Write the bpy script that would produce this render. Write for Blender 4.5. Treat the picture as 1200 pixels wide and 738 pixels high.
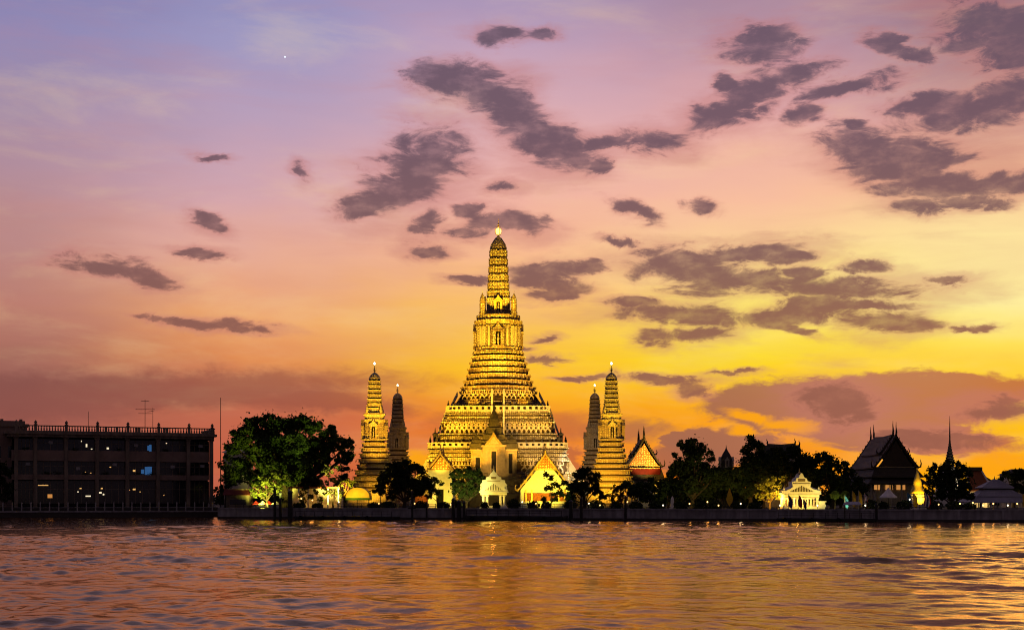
import bpy, math, random
import numpy as np
from mathutils import Vector, Matrix
R = math.radians
random.seed(7); rng = np.random.default_rng(7)
for o in list(bpy.data.objects): bpy.data.objects.remove(o)
S = bpy.context.scene
COL = S.collection

# ------------------------------------------------------------------ camera
F, HOR = 1600.0, 581.0            # focal length and horizon row of the 1200 px wide photograph
cd = bpy.data.cameras.new('camera'); cam = bpy.data.objects.new('camera', cd); COL.objects.link(cam)
cam.location = (0, 0, 5.0); cam.rotation_euler = (R(90), 0, 0)
cd.lens = 36*F/1200; cd.sensor_width = 36; cd.sensor_fit = 'HORIZONTAL'
cd.shift_y = (HOR-369)/1200; cd.clip_start = .5; cd.clip_end = 12000
S.camera = cam
S.view_settings.view_transform = 'Standard'; S.view_settings.look = 'None'
S.cycles.use_denoising = True; S.cycles.use_adaptive_sampling = True; S.cycles.adaptive_threshold = .035; S.cycles.adaptive_min_samples = 20
S.cycles.max_bounces = 5; S.cycles.diffuse_bounces = 2; S.cycles.glossy_bounces = 3; S.cycles.transmission_bounces = 2; S.cycles.sample_clamp_indirect = 4; S.cycles.sample_clamp_direct = 30
S.cycles.time_limit = 1100; S.cycles.filter_width = 1.05
S.view_settings.exposure = 0; S.view_settings.gamma = 1

def lin(c):
    c = c/255
    return c/12.92 if c <= .04045 else ((c+.055)/1.055)**2.4
def L3(c, k=1): return (lin(c[0])*k, lin(c[1])*k, lin(c[2])*k, 1)

# ------------------------------------------------------------------ world: dusk sky
wd = bpy.data.worlds.new('World'); S.world = wd; wd.use_nodes = True
nt = wd.node_tree; N = nt.nodes; LK = nt.links
for n in list(N): N.remove(n)
def nd(t, **kw):
    n = N.new(t)
    for k, v in kw.items(): setattr(n, k, v)
    return n
def setin(sock, v):
    if isinstance(v, bpy.types.NodeSocket): LK.new(v, sock)
    else: sock.default_value = v
def M(op, a, b=0, c=0, clamp=False):
    n = nd('ShaderNodeMath', operation=op, use_clamp=clamp)
    setin(n.inputs[0], a); setin(n.inputs[1], b); setin(n.inputs[2], c)
    return n.outputs[0]
def VM(op, a, b=(0,0,0)):
    n = nd('ShaderNodeVectorMath', operation=op); setin(n.inputs[0], a); setin(n.inputs[1], b)
    return n
def mixc(f, a, b, bt='MIX'):
    n = nd('ShaderNodeMix', data_type='RGBA', blend_type=bt, clamp_factor=True)
    setin(n.inputs[0], f); setin(n.inputs[6], a); setin(n.inputs[7], b)
    return n.outputs[2]
def smooth(v, a, b, o0=0., o1=1.):
    n = nd('ShaderNodeMapRange', interpolation_type='SMOOTHSTEP')
    setin(n.inputs[0], v); n.inputs[1].default_value = a; n.inputs[2].default_value = b
    n.inputs[3].default_value = o0; n.inputs[4].default_value = o1
    return n.outputs[0]
def linr(v, a, b, o0=0., o1=1.):
    n = nd('ShaderNodeMapRange')
    setin(n.inputs[0], v); n.inputs[1].default_value = a; n.inputs[2].default_value = b
    n.inputs[3].default_value = o0; n.inputs[4].default_value = o1
    return n.outputs[0]
tc = nd('ShaderNodeTexCoord'); dirv = VM('NORMALIZE', tc.outputs['Generated']).outputs[0]
sp = nd('ShaderNodeSeparateXYZ'); LK.new(dirv, sp.inputs[0])
AZ = M('MULTIPLY', M('ARCTAN2', sp.outputs[0], sp.outputs[1]), 57.29578)   # degrees east of the view axis
EL = M('MULTIPLY', M('ARCSINE', sp.outputs[2]), 57.29578)
cb = nd('ShaderNodeCombineXYZ'); LK.new(AZ, cb.inputs[0]); LK.new(EL, cb.inputs[1]); PP = cb.outputs[0]
def noise(vec, scale, detail=5, rough=.55, z=0., sx=1., sy=1., dist=0.):
    m = nd('ShaderNodeMapping'); LK.new(vec, m.inputs[0]); m.inputs['Location'].default_value = (0, 0, z)
    m.inputs['Scale'].default_value = (sx, sy, 1)
    n = nd('ShaderNodeTexNoise'); LK.new(m.outputs[0], n.inputs['Vector'])
    n.inputs['Scale'].default_value = scale; n.inputs['Detail'].default_value = detail
    n.inputs['Roughness'].default_value = rough; n.inputs['Distortion'].default_value = dist
    return n
def deg(px, py):
    t = (px-600)/F; a = math.atan(t)
    return math.degrees(a), math.degrees(math.atan((HOR-py)/F*math.cos(a)))
# warp so that the broad gradient gets streaky like high cirrus
wn = noise(PP, .16, 4, .6, 3.1, .5, 1.6)
wv = VM('SUBTRACT', wn.outputs['Color'], (.5, .5, .5)).outputs[0]
wm = VM('MULTIPLY', wv, (7, 3.2, 0)).outputs[0]
PW = VM('ADD', PP, wm).outputs[0]
sw = nd('ShaderNodeSeparateXYZ'); LK.new(PW, sw.inputs[0])
XS = [0, 300, 600, 900, 1200]
ROWS = [
 (575, [(166,84,64),(196,92,58),(240,114,26),(252,144,14),(255,174,10)]),
 (535, [(164,88,72),(202,98,68),(250,140,28),(253,148,18),(255,180,12)]),
 (500, [(160,90,76),(200,104,74),(240,128,44),(254,168,24),(255,192,16)]),
 (460, [(156,98,88),(194,112,86),(254,172,38),(255,198,28),(255,204,44)]),
 (420, [(172,112,98),(228,142,84),(255,194,42),(255,222,42),(255,226,90)]),
 (370, [(188,126,112),(240,166,108),(255,198,84),(255,230,98),(255,240,158)]),
 (300, [(188,138,136),(232,172,152),(252,188,142),(255,218,150),(255,230,160)]),
 (230, [(180,142,156),(216,168,174),(242,180,166),(250,192,160),(246,190,150)]),
 (150, [(164,142,170),(192,162,186),(222,174,180),(230,172,170),(206,154,146)]),
 (60,  [(146,138,182),(160,154,196),(194,162,188),(194,152,168),(158,122,136)]),
 (-40, [(130,128,178),(142,142,190),(162,146,186),(156,130,156),(122,100,118)]),
]
AZN = linr(sw.outputs[0], deg(0,HOR)[0], deg(1200,HOR)[0])
col = None; lastel = None
for py, cs in ROWS:
    cr = nd('ShaderNodeValToRGB'); LK.new(AZN, cr.inputs[0])
    e = cr.color_ramp.elements
    cr.color_ramp.interpolation = 'EASE'
    while len(e) < 5: e.new(.5)
    for i in range(5):
        e[i].position = i/4
    for i in range(5): e[i].color = L3(cs[i])
    el = deg(600, py)[1]
    if col is None: col = cr.outputs[0]
    else:
        f = linr(sw.outputs[1], lastel, el); col = mixc(f, col, cr.outputs[0])
    lastel = el
# overhead and away from the afterglow the dusk sky is dim
col = mixc(smooth(EL, 21, 60), col, L3((58, 60, 96)))
ab = M('ABSOLUTE', M('SUBTRACT', AZ, 8))
col = mixc(smooth(ab, 28, 105), col, L3((60, 55, 78)))
# faint cirrus brightness variation
cn = noise(PP, .5, 6, .6, 9., .22, 1.25, .3)
col = mixc(M('MULTIPLY', smooth(cn.outputs[0], .44, .72), .14), col, L3((206, 130, 120)))
cn2 = noise(PP, .42, 6, .6, 5.3, .3, 1.1, .3)
col = mixc(M('MULTIPLY', smooth(cn2.outputs[0], .46, .75), .2), col, L3((255, 222, 160)))

def blobs(lst, vec):
    """smallest scaled distance to a set of ellipses; the running value rides along in z (scaled away
    by 1e6) only so that the nodes are evaluated one after another"""
    acc = None; sx = nd('ShaderNodeSeparateXYZ'); LK.new(vec, sx.inputs[0])
    for (px, py, hw, hh, an) in lst:
        a, e = deg(px, py); k = math.degrees(1/F)
        c = nd('ShaderNodeCombineXYZ'); LK.new(sx.outputs[0], c.inputs[0]); LK.new(sx.outputs[1], c.inputs[1])
        if acc is not None: LK.new(acc, c.inputs[2])
        m = nd('ShaderNodeMapping', vector_type='TEXTURE'); LK.new(c.outputs[0], m.inputs[0])
        m.inputs['Location'].default_value = (a, e, 0); m.inputs['Rotation'].default_value = (0, 0, R(an))
        m.inputs['Scale'].default_value = (hw*k, hh*k, 1e6)
        d = VM('LENGTH', m.outputs[0]).outputs['Value']
        acc = d if acc is None else M('SMOOTH_MIN', acc, d, .12)
    return acc
fine = noise(PP, .75, 9, .62, 2.2, .6, 1.3, .5)
fd = VM('MULTIPLY', VM('SUBTRACT', fine.outputs['Color'], (.5,.5,.5)).outputs[0], (1.9, 1.15, 0)).outputs[0]
PD = VM('ADD', PP, fd).outputs[0]
fb = noise(PP, .95, 10, .64, 7.7, .62, 1.7, .6)
# broad, soft, brownish banks near the horizon
BANK_S = [(170,458,330,26,3),(30,468,150,34,0),(380,470,120,16,-4),(610,500,120,26,0),(720,505,80,18,0)]
BANK_ = [(1010,472,185,34,0),(1080,462,130,28,0),(900,470,70,20,5),(960,492,110,20,-4),(1060,510,120,22,-6),(850,522,66,24,0),(792,517,24,12,0),(815,536,60,20,0),
        (655,545,36,26,-34),(676,560,30,18,-30)]
mbs = smooth(M('ADD', M('SUBTRACT', 1.1, blobs(BANK_S, PD)), M('MULTIPLY', M('SUBTRACT', fb.outputs[0], .5), .9)), -.05, .65)
mb_ = blobs(BANK_, PD)
mbank = M('MAXIMUM', M('MULTIPLY', mbs, .8), smooth(M('ADD', M('SUBTRACT', 1.05, mb_), M('MULTIPLY', M('SUBTRACT', fb.outputs[0], .5), .6)), -.02, .22))
bankcol = nd('ShaderNodeValToRGB'); LK.new(AZN, bankcol.inputs[0])
be = bankcol.color_ramp.elements
be[0].position = 0; be[0].color = L3((132,78,74)); be[1].position = 1; be[1].color = L3((190,108,66))
for p_, c_ in ((.35,(160,86,66)),(.55,(206,110,56)),(.68,(158,100,80)),(.85,(182,116,90))):
    x = be.new(p_); x.color = L3(c_)
col = mixc(M('MULTIPLY', mbank, .92), col, bankcol.outputs[0])
# glowing gap under the bank
GLOW = [(925,498,48,11,-8),(880,487,36,8,-14),(490,540,70,16,0),(1165,545,60,20,0),(870,503,22,7,0)]
mg = smooth(M('ADD', M('SUBTRACT', 1, blobs(GLOW, PD)), M('MULTIPLY', M('SUBTRACT', fb.outputs[0], .5), .5)), 0, .6)
col = mixc(M('MULTIPLY', mg, .95), col, L3((255, 166, 20)))
DARK = [(530,93,42,16,-10),(568,106,44,18,-25),(600,134,34,26,-30),(640,167,50,22,-24),(668,182,26,12,-20),(703,195,13,7,-10),
 (502,180,38,26,5),(486,204,40,28,15),(468,224,38,20,15),(430,238,30,12,14),(605,262,34,11,-5),(568,262,18,10,0),(545,272,22,7,-8),(499,263,17,11,25),(551,246,14,7,0),(502,294,20,6,0),
 (585,44,26,10,0),(632,41,19,7,0),(590,218,20,6,0),(352,202,12,7,-35),(250,186,16,5,0),
 (893,52,36,17,0),(848,130,44,13,18),(882,112,52,18,24),(925,91,38,13,16),(995,101,50,9,5),(945,130,20,10,15),(850,98,12,8,0),
 (715,168,34,6,-3),(770,165,38,13,-3),(692,170,12,5,0),(745,246,26,8,-18),(820,243,15,7,0),
 (1010,175,42,22,-12),(1055,195,52,28,-20),(1110,218,50,15,-5),(1175,216,62,10,0),(1075,242,32,8,0),(1140,240,40,5,0),
 (1165,122,100,18,8),(1080,125,40,12,0),(1160,30,48,24,0),(1190,50,40,30,0),(1035,49,20,8,-15),(1068,65,16,9,-10),(1000,146,14,6,0),
 (245,261,16,9,-28),(125,313,40,9,-5),(170,325,30,9,-14),(262,381,48,5,-4),(205,375,32,4,-4),(240,298,24,5,0),
 (790,312,52,17,-3),(824,322,54,17,-6),(872,328,58,11,-3),(872,295,62,8,5),(925,302,26,6,0),(940,318,18,6,0),
 (640,322,36,12,0),(662,336,34,9,-4),(622,332,20,10,0),(690,312,16,5,0),(650,347,30,5,0),(556,327,20,4,0),
 (985,340,84,10,-3),(1012,313,26,6,0),(905,372,42,11,4),(945,362,62,12,5),(1040,377,50,11,-2),(1000,358,60,6,-3),(920,384,30,5,-12),
 (790,366,56,10,0),(826,374,34,10,-6),(770,395,19,9,0),(825,391,30,8,0),(745,355,26,5,0),(1145,384,15,4,0),(1110,330,20,4,0),
 (632,420,22,4,0),(683,443,26,3,0),(775,444,40,4,-3),(812,456,16,8,-20),(728,283,20,4,-12),(985,474,38,22,-6),(968,464,22,14,0),(1008,486,20,10,0),(1060,180,60,20,-10),
 (1180,478,42,9,2),(1090,515,52,12,-5),(1130,512,30,6,0),(640,398,14,3,0),(860,437,26,3,0),(600,407,16,3,0)]
md = blobs(DARK, PD)
mdark = smooth(M('ADD', M('SUBTRACT', 1.93, md), M('MULTIPLY', M('SUBTRACT', fb.outputs[0], .5), 2.9)), .0, 1.6)
veil = smooth(M('ADD', M('SUBTRACT', 2.5, md), M('MULTIPLY', M('SUBTRACT', cn.outputs[0], .5), 4.5)), .0, 1.6)
col = mixc(M('MULTIPLY', veil, .34), col, L3((190, 118, 116)))
dc = nd('ShaderNodeValToRGB'); LK.new(linr(EL, 0, 21), dc.inputs[0])
de = dc.color_ramp.elements
de[0].position = 0; de[0].color = L3((150,92,74)); de[1].position = 1; de[1].color = L3((100,84,104))
for p_, c_ in ((.18,(148,94,80)),(.36,(134,88,82)),(.5,(120,86,90)),(.7,(102,80,96))):
    x = de.new(p_); x.color = L3(c_)
dvar = noise(PP, 1.1, 7, .6, 12., .7, 1.5)
dcol = mixc(M('MULTIPLY', smooth(dvar.outputs[0], .42, .8), .36), dc.outputs[0], col)
rim = mixc(.55, col, L3((206, 122, 112)))
dcol = mixc(smooth(mdark, .15, .8), rim, dcol)
col = mixc(M('MULTIPLY', smooth(mdark, 0, .95), .92), col, dcol)
# evening star
a_, e_ = deg(334, 67)
st = VM('DISTANCE', PP, (a_, e_, 0)).outputs['Value']
col = mixc(smooth(st, .05, .012), col, (1.2, 1.3, 1.5, 1))
sky = nd('ShaderNodeTexSky', sky_type='NISHITA'); sky.sun_disc = False
sky.sun_elevation = R(1.5); sky.sun_rotation = R(21); sky.air_density = 1.5; sky.dust_density = 3
skl = nd('ShaderNodeBackground'); LK.new(sky.outputs[0], skl.inputs[0]); skl.inputs[1].default_value = .004
bg = nd('ShaderNodeBackground'); LK.new(col, bg.inputs[0]); bg.inputs[1].default_value = .97
ad = nd('ShaderNodeAddShader'); LK.new(bg.outputs[0], ad.inputs[0]); LK.new(skl.outputs[0], ad.inputs[1])
ow = nd('ShaderNodeOutputWorld'); LK.new(ad.outputs[0], ow.inputs[0])
wd.cycles.sampling_method = 'MANUAL'; wd.cycles.sample_map_resolution = 1024

# the last of the sun, behind and to the right of the temple
sl = bpy.data.lights.new('sun', 'SUN'); so = bpy.data.objects.new('sun', sl); COL.objects.link(so)
sl.energy = .05; sl.angle = R(10); sl.color = (1, .5, .14)
so.rotation_euler = (R(90-1.5), 0, R(180-21))     # light travels from azimuth +21 deg, elevation 1.5 deg, towards the camera

# ------------------------------------------------------------------ materials
def mat(name, c, rough=.7, spec=.3, metal=0., var=None, vscale=1., bump=0., bscale=6., trans=0.):
    m = bpy.data.materials.new(name); m.use_nodes = True; t = m.node_tree; b = t.nodes['Principled BSDF']
    b.inputs['Roughness'].default_value = rough; b.inputs['Metallic'].default_value = metal
    b.inputs['Specular IOR Level'].default_value = spec
    tcn = t.nodes.new('ShaderNodeTexCoord'); gm = t.nodes.new('ShaderNodeNewGeometry')
    n = t.nodes.new('ShaderNodeTexNoise'); n.inputs['Scale'].default_value = vscale; n.inputs['Detail'].default_value = 6
    n.inputs['Roughness'].default_value = .65
    t.links.new(gm.outputs['Position'], n.inputs['Vector'])
    r = t.nodes.new('ShaderNodeValToRGB')
    c2 = var if var else tuple(x*.6 for x in c)
    r.color_ramp.elements[0].position = .32; r.color_ramp.elements[1].position = .68
    r.color_ramp.elements[0].color = (*c2, 1); r.color_ramp.elements[1].color = (*c, 1)
    t.links.new(n.outputs[0], r.inputs[0]); t.links.new(r.outputs[0], b.inputs['Base Color'])
    if bump:
        n2 = t.nodes.new('ShaderNodeTexNoise'); n2.inputs['Scale'].default_value = bscale; n2.inputs['Detail'].default_value = 4
        t.links.new(gm.outputs['Position'], n2.inputs['Vector'])
        bp = t.nodes.new('ShaderNodeBump'); bp.inputs['Strength'].default_value = bump; bp.inputs['Distance'].default_value = .12
        t.links.new(n2.outputs[0], bp.inputs['Height']); t.links.new(bp.outputs[0], b.inputs['Normal'])
    return m
def emit(name, c, s):
    m = bpy.data.materials.new(name); m.use_nodes = True; b = m.node_tree.nodes['Principled BSDF']
    b.inputs['Base Color'].default_value = (*c, 1); b.inputs['Emission Color'].default_value = (*c, 1)
    b.inputs['Emission Strength'].default_value = s
    return m
def mosaic(name, c, c2, c3, cell=.55, amount=.42, row=0.9):
    """porcelain mosaic: rows of shard flowers on plaster, dark joints, weather stains"""
    m = bpy.data.materials.new(name); m.use_nodes = True; t = m.node_tree; b = t.nodes['Principled BSDF']; lk = t.links
    b.inputs['Roughness'].default_value = .45; b.inputs['Specular IOR Level'].default_value = .4
    g = t.nodes.new('ShaderNodeTexCoord')
    v = t.nodes.new('ShaderNodeTexVoronoi'); v.inputs['Scale'].default_value = 1/cell; v.inputs['Randomness'].default_value = .35
    lk.new(g.outputs['Object'], v.inputs['Vector'])
    r1 = t.nodes.new('ShaderNodeValToRGB'); e = r1.color_ramp.elements
    e[0].position = amount-.16; e[0].color = (0,0,0,1); e[1].position = amount+.14; e[1].color = (1,1,1,1)
    lk.new(v.outputs['Distance'], r1.inputs[0])
    n = t.nodes.new('ShaderNodeTexNoise'); n.inputs['Scale'].default_value = .35; n.inputs['Detail'].default_value = 7; n.inputs['Roughness'].default_value = .7
    lk.new(g.outputs['Object'], n.inputs['Vector'])
    r2 = t.nodes.new('ShaderNodeValToRGB'); e = r2.color_ramp.elements
    e[0].position = .35; e[0].color = (*c3, 1); e[1].position = .6; e[1].color = (*c, 1)
    lk.new(n.outputs[0], r2.inputs[0])
    mx = t.nodes.new('ShaderNodeMix'); mx.data_type = 'RGBA'
    lk.new(r1.outputs[0], mx.inputs[0]); mx.inputs[7].default_value = (*c2, 1); lk.new(r2.outputs[0], mx.inputs[6])
    # horizontal joints
    wv_ = t.nodes.new('ShaderNodeTexWave'); wv_.bands_direction = 'Z'; wv_.inputs['Scale'].default_value = .314/row*1.0
    wv_.inputs['Distortion'].default_value = .0
    lk.new(g.outputs['Object'], wv_.inputs['Vector'])
    r3 = t.nodes.new('ShaderNodeValToRGB'); e = r3.color_ramp.elements
    e[0].position = .02; e[0].color = (.25,.22,.2,1); e[1].position = .25; e[1].color = (1,1,1,1)
    lk.new(wv_.outputs[0], r3.inputs[0])
    m2 = t.nodes.new('ShaderNodeMix'); m2.data_type = 'RGBA'; m2.blend_type = 'MULTIPLY'; m2.inputs[0].default_value = .22
    lk.new(mx.outputs[2], m2.inputs[6]); lk.new(r3.outputs[0], m2.inputs[7]); lk.new(m2.outputs[2], b.inputs['Base Color'])
    bp = t.nodes.new('ShaderNodeBump'); bp.inputs['Strength'].default_value = .7; bp.inputs['Distance'].default_value = .15
    lk.new(r1.outputs[0], bp.inputs['Height']); lk.new(bp.outputs[0], b.inputs['Normal'])
    return m
def rooftile(name, c, c2, sc=2.2):
    m = bpy.data.materials.new(name); m.use_nodes = True; t = m.node_tree; b = t.nodes['Principled BSDF']; lk = t.links
    b.inputs['Roughness'].default_value = .7; b.inputs['Specular IOR Level'].default_value = .15
    g = t.nodes.new('ShaderNodeTexCoord')
    br = t.nodes.new('ShaderNodeTexBrick'); br.inputs['Scale'].default_value = sc; br.inputs['Mortar Size'].default_value = .03
    br.inputs['Color1'].default_value = (*c, 1); br.inputs['Color2'].default_value = (*c2, 1); br.inputs['Mortar'].default_value = (c[0]*.3, c[1]*.3, c[2]*.3, 1)
    mp = t.nodes.new('ShaderNodeMapping'); mp.inputs['Rotation'].default_value = (R(90), 0, R(90))
    lk.new(g.outputs['Object'], mp.inputs[0]); lk.new(mp.outputs[0], br.inputs['Vector']); lk.new(br.outputs[0], b.inputs['Base Color'])
    bp = t.nodes.new('ShaderNodeBump'); bp.inputs['Strength'].default_value = .5; bp.inputs['Distance'].default_value = .08
    lk.new(br.outputs['Fac'], bp.inputs['Height']); bp.invert = True; lk.new(bp.outputs[0], b.inputs['Normal'])
    return m
def leafmat(name, c, c2):
    m = mat(name, c, .7, .08, var=c2, vscale=.6)
    t = m.node_tree; b = t.nodes['Principled BSDF']; out = t.nodes['Material Output']
    tr = t.nodes.new('ShaderNodeBsdfTranslucent'); tr.inputs[0].default_value = (c[0]*1.3, c[1]*1.3, c[2]*.8, 1)
    ms = t.nodes.new('ShaderNodeMixShader'); ms.inputs[0].default_value = .25
    t.links.new(b.outputs[0], ms.inputs[1]); t.links.new(tr.outputs[0], ms.inputs[2]); t.links.new(ms.outputs[0], out.inputs[0])
    return m
MT = dict(
 stone = mosaic('porcelain_stone', (.62,.56,.46), (.13,.10,.06), (.42,.36,.28), amount=.38),
 stone_fine = mosaic('porcelain_stone_fine', (.66,.56,.40), (.16,.10,.04), (.46,.36,.24), cell=.46, amount=.38, row=1.1),
 stone_side = mosaic('side_tower_stone', (.6,.53,.42), (.25,.18,.11), (.42,.36,.27), cell=.42, amount=.30, row=.8),
 plaster = mat('aged_plaster', (.46,.40,.30), .75, .2, var=(.30,.25,.18), vscale=.8, bump=.3),
 ochre = mat('ochre_stone', (.24,.175,.085), .8, .15, var=(.14,.10,.05), vscale=1.2, bump=.4), ochrel = mat('ochre_stone_light', (.36,.27,.13), .8, .15, var=(.24,.17,.08), vscale=1.2, bump=.3),
 plain = mat('pale_plaster', (.62,.57,.48), .7, .2, var=(.46,.42,.34), vscale=.9, bump=.15),
 white = mat('white_plaster', (.78,.75,.68), .6, .3, var=(.66,.62,.54), vscale=1.5),
 figure = mat('figure_stone', (.50,.42,.3), .6, .3, var=(.22,.17,.12), vscale=3.),
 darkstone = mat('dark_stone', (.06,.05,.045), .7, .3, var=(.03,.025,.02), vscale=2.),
 recess_shade = mat('painted_recess_shade', (.075,.05,.03), .9, .03),  # shade of the recesses is put into this dark stone colour
 gold = mat('gilded', (.75,.50,.14), .35, .5, metal=.35, var=(.5,.3,.07), vscale=4.),
 goldorn = mosaic('gilded_relief', (.95,.75,.32), (.40,.16,.03), (.85,.5,.14), cell=.62, amount=.27, row=30.),
 rust = rooftile('terracotta_tiles', (.30,.09,.03), (.36,.12,.04)),
 slate = rooftile('dark_green_tiles', (.05,.045,.035), (.075,.06,.045)),
 dustyroof = rooftile('dusty_brown_tiles', (.11,.075,.055), (.13,.09,.065), 1.2),
 greyroof = rooftile('grey_blue_tiles', (.42,.41,.48), (.5,.48,.55)),
 redband = mat('red_lacquer', (.085,.004,.003), .6, .1, var=(.06,.003,.002)),
 wood = mat('dark_wood', (.045,.03,.02), .7, .2, var=(.025,.018,.012), vscale=3.),
 concrete = mat('quay_concrete', (.36,.35,.36), .8, .2, var=(.22,.21,.215), vscale=.35, bump=.3, bscale=2.),
 bconc = mat('building_render', (.27,.215,.16), .8, .2, var=(.185,.145,.11), vscale=.4),
 bspand = mat('building_spandrel', (.27,.19,.15), .8, .2, var=(.19,.135,.11), vscale=.5),
 darkin = mat('dark_interior', (.012,.011,.012), .95, .02),
 glass = mat('window_glass', (.02,.02,.025), .12, .5),
 metal = mat('dark_metal', (.03,.03,.032), .45, .5, metal=.6),
 pale_metal = mat('pale_metal', (.35,.34,.33), .5, .4),
 hull = mat('tarred_pontoon', (.02,.018,.018), .6, .3),
 bark = mat('bark', (.06,.045,.032), .85, .1, var=(.035,.026,.018), vscale=3., bump=.5),
 leaf = leafmat('leaf_green', (.045,.075,.022), (.022,.04,.012)),
 leafd = leafmat('leaf_dark', (.028,.042,.016), (.014,.022,.009)),
 leafy = leafmat('leaf_yellow_green', (.11,.13,.03), (.06,.08,.02)),
 canvas = mat('white_canvas', (.75,.72,.68), .7, .2, var=(.62,.58,.54), vscale=1.),
 yellowcloth = mat('yellow_cloth', (.72,.45,.03), .7, .2), bluecloth = mat('blue_cloth', (.03,.14,.28), .7, .2),
 redcloth = mat('red_cloth', (.5,.03,.03), .7, .2), navycloth = mat('navy_cloth', (.03,.035,.16), .7, .2),
 tentyellow = mat('yellow_tarpaulin', (.8,.6,.12), .5, .4, var=(.6,.42,.08), vscale=.8), green = mat('green_paint', (.06,.2,.04), .6, .3),
 maroon = mat('maroon_awning', (.16,.03,.025), .7, .2),
 lampw = emit('lamp_warm', (1,.62,.2), 3), lampwhite = emit('lamp_white', (1,.85,.6), 3), lampstar = emit('lamp_star', (1,.75,.35), 10),
 winwarm = emit('window_lit_warm', (1,.55,.16), .8), winwhite = emit('window_lit_white', (1,.85,.55), .95), winblue = emit('window_lit_blue', (.05,.18,.45), .42),
 winamber = emit('window_lit_amber', (1,.42,.1), .5),
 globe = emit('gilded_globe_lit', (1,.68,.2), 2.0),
 soil = mat('ground_soil', (.07,.06,.045), .9, .1, var=(.04,.04,.025), vscale=.2),
 pave = mat('promenade_paving', (.2,.19,.18), .8, .2, var=(.14,.13,.125), vscale=.6),
)

def stained(m):
    t = m.node_tree; b = t.nodes['Principled BSDF']; src = b.inputs['Base Color'].links[0].from_socket
    g = t.nodes.new('ShaderNodeNewGeometry'); mp = t.nodes.new('ShaderNodeMapping'); mp.inputs['Scale'].default_value = (.9,.9,.12)
    n = t.nodes.new('ShaderNodeTexNoise'); n.inputs['Scale'].default_value = 1.2; n.inputs['Detail'].default_value = 5
    t.links.new(g.outputs['Position'], mp.inputs[0]); t.links.new(mp.outputs[0], n.inputs['Vector'])
    r = t.nodes.new('ShaderNodeValToRGB'); r.color_ramp.elements[0].position = .42; r.color_ramp.elements[0].color = (.35,.33,.32,1); r.color_ramp.elements[1].position = .6
    t.links.new(n.outputs[0], r.inputs[0])
    mx = t.nodes.new('ShaderNodeMix'); mx.data_type = 'RGBA'; mx.blend_type = 'MULTIPLY'; mx.inputs[0].default_value = .45
    t.links.new(src, mx.inputs[6]); t.links.new(r.outputs[0], mx.inputs[7]); t.links.new(mx.outputs[2], b.inputs['Base Color'])
stained(MT['concrete']); stained(MT['bconc'])

# ------------------------------------------------------------------ mesh helpers
class MB:
    def __init__(s): s.v = []; s.f = []
    def add(s, vs, fs):
        o = len(s.v); s.v += [tuple(p) for p in vs]; s.f += [tuple(i+o for i in f) for f in fs]; return s
    def box(s, x0, x1, y0, y1, z0, z1):
        return s.add([(x0,y0,z0),(x1,y0,z0),(x1,y1,z0),(x0,y1,z0),(x0,y0,z1),(x1,y0,z1),(x1,y1,z1),(x0,y1,z1)],
                     [(0,3,2,1),(4,5,6,7),(0,1,5,4),(1,2,6,5),(2,3,7,6),(3,0,4,7)])
    def loft(s, rings, cap0=True, cap1=True):
        n = len(rings[0]); o = len(s.v)
        for r in rings: s.v += [tuple(p) for p in r]
        for k in range(len(rings)-1):
            for i in range(n):
                j = (i+1) % n; a = o+k*n
                s.f.append((a+i, a+j, a+n+j, a+n+i))
        if cap0: s.f.append(tuple(o+i for i in range(n))[::-1])
        if cap1: s.f.append(tuple(o+(len(rings)-1)*n+i for i in range(n)))
        return s
    def lathe(s, prof, n=12, cx=0, cy=0):
        return s.loft([[(cx+r*math.cos(2*math.pi*i/n), cy+r*math.sin(2*math.pi*i/n), z) for i in range(n)] for r, z in prof])
    def cyl(s, x, y, z0, z1, r0, r1=None, n=8): return s.lathe([(r0,z0),(r0 if r1 is None else r1,z1)], n, x, y)
    def tube(s, pts, rad, n=6):
        pts = [Vector(p) for p in pts]; rings = []
        for i, p in enumerate(pts):
            d = (pts[min(i+1,len(pts)-1)]-pts[max(i-1,0)])
            if d.length < 1e-6: d = Vector((0,0,1))
            d.normalize(); u = d.cross(Vector((0,1,0)) if abs(d.y) < .9 else Vector((1,0,0))).normalized(); w = d.cross(u)
            r = rad[i] if isinstance(rad, (list, tuple)) else rad
            rings.append([p+(u*math.cos(2*math.pi*k/n)+w*math.sin(2*math.pi*k/n))*r for k in range(n)])
        return s.loft(rings)
    def prismy(s, poly, y0, y1):          # polygon in xz, extruded along y
        return s.loft([[(x,y0,z) for x,z in poly],[(x,y1,z) for x,z in poly]])
    def build(s, name, m, parent=None, smooth=False):
        me = bpy.data.meshes.new(name); me.from_pydata(s.v, [], s.f); me.materials.append(MT[m] if isinstance(m, str) else m)
        me.update()
        import bmesh
        if len(s.f) < 60000:
            b = bmesh.new(); b.from_mesh(me); bmesh.ops.recalc_face_normals(b, faces=b.faces); b.to_mesh(me); b.free()
        if smooth: me.polygons.foreach_set('use_smooth', [True]*len(me.polygons))
        o = bpy.data.objects.new(name, me); COL.objects.link(o)
        if parent: o.parent = parent
        return o
def leaves(cent, size, r):
    n = len(cent); a = r.normal(size=(n,3)); a /= np.linalg.norm(a,axis=1)[:,None]
    b_ = r.normal(size=(n,3)); b_ -= (b_*a).sum(1)[:,None]*a; b_ /= np.linalg.norm(b_,axis=1)[:,None]
    s = (size*r.uniform(.6,1.4,n))[:,None]
    v = np.stack([cent-a*s, cent+b_*s*.5, cent+a*s, cent-b_*s*.5],1)
    return v
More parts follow.
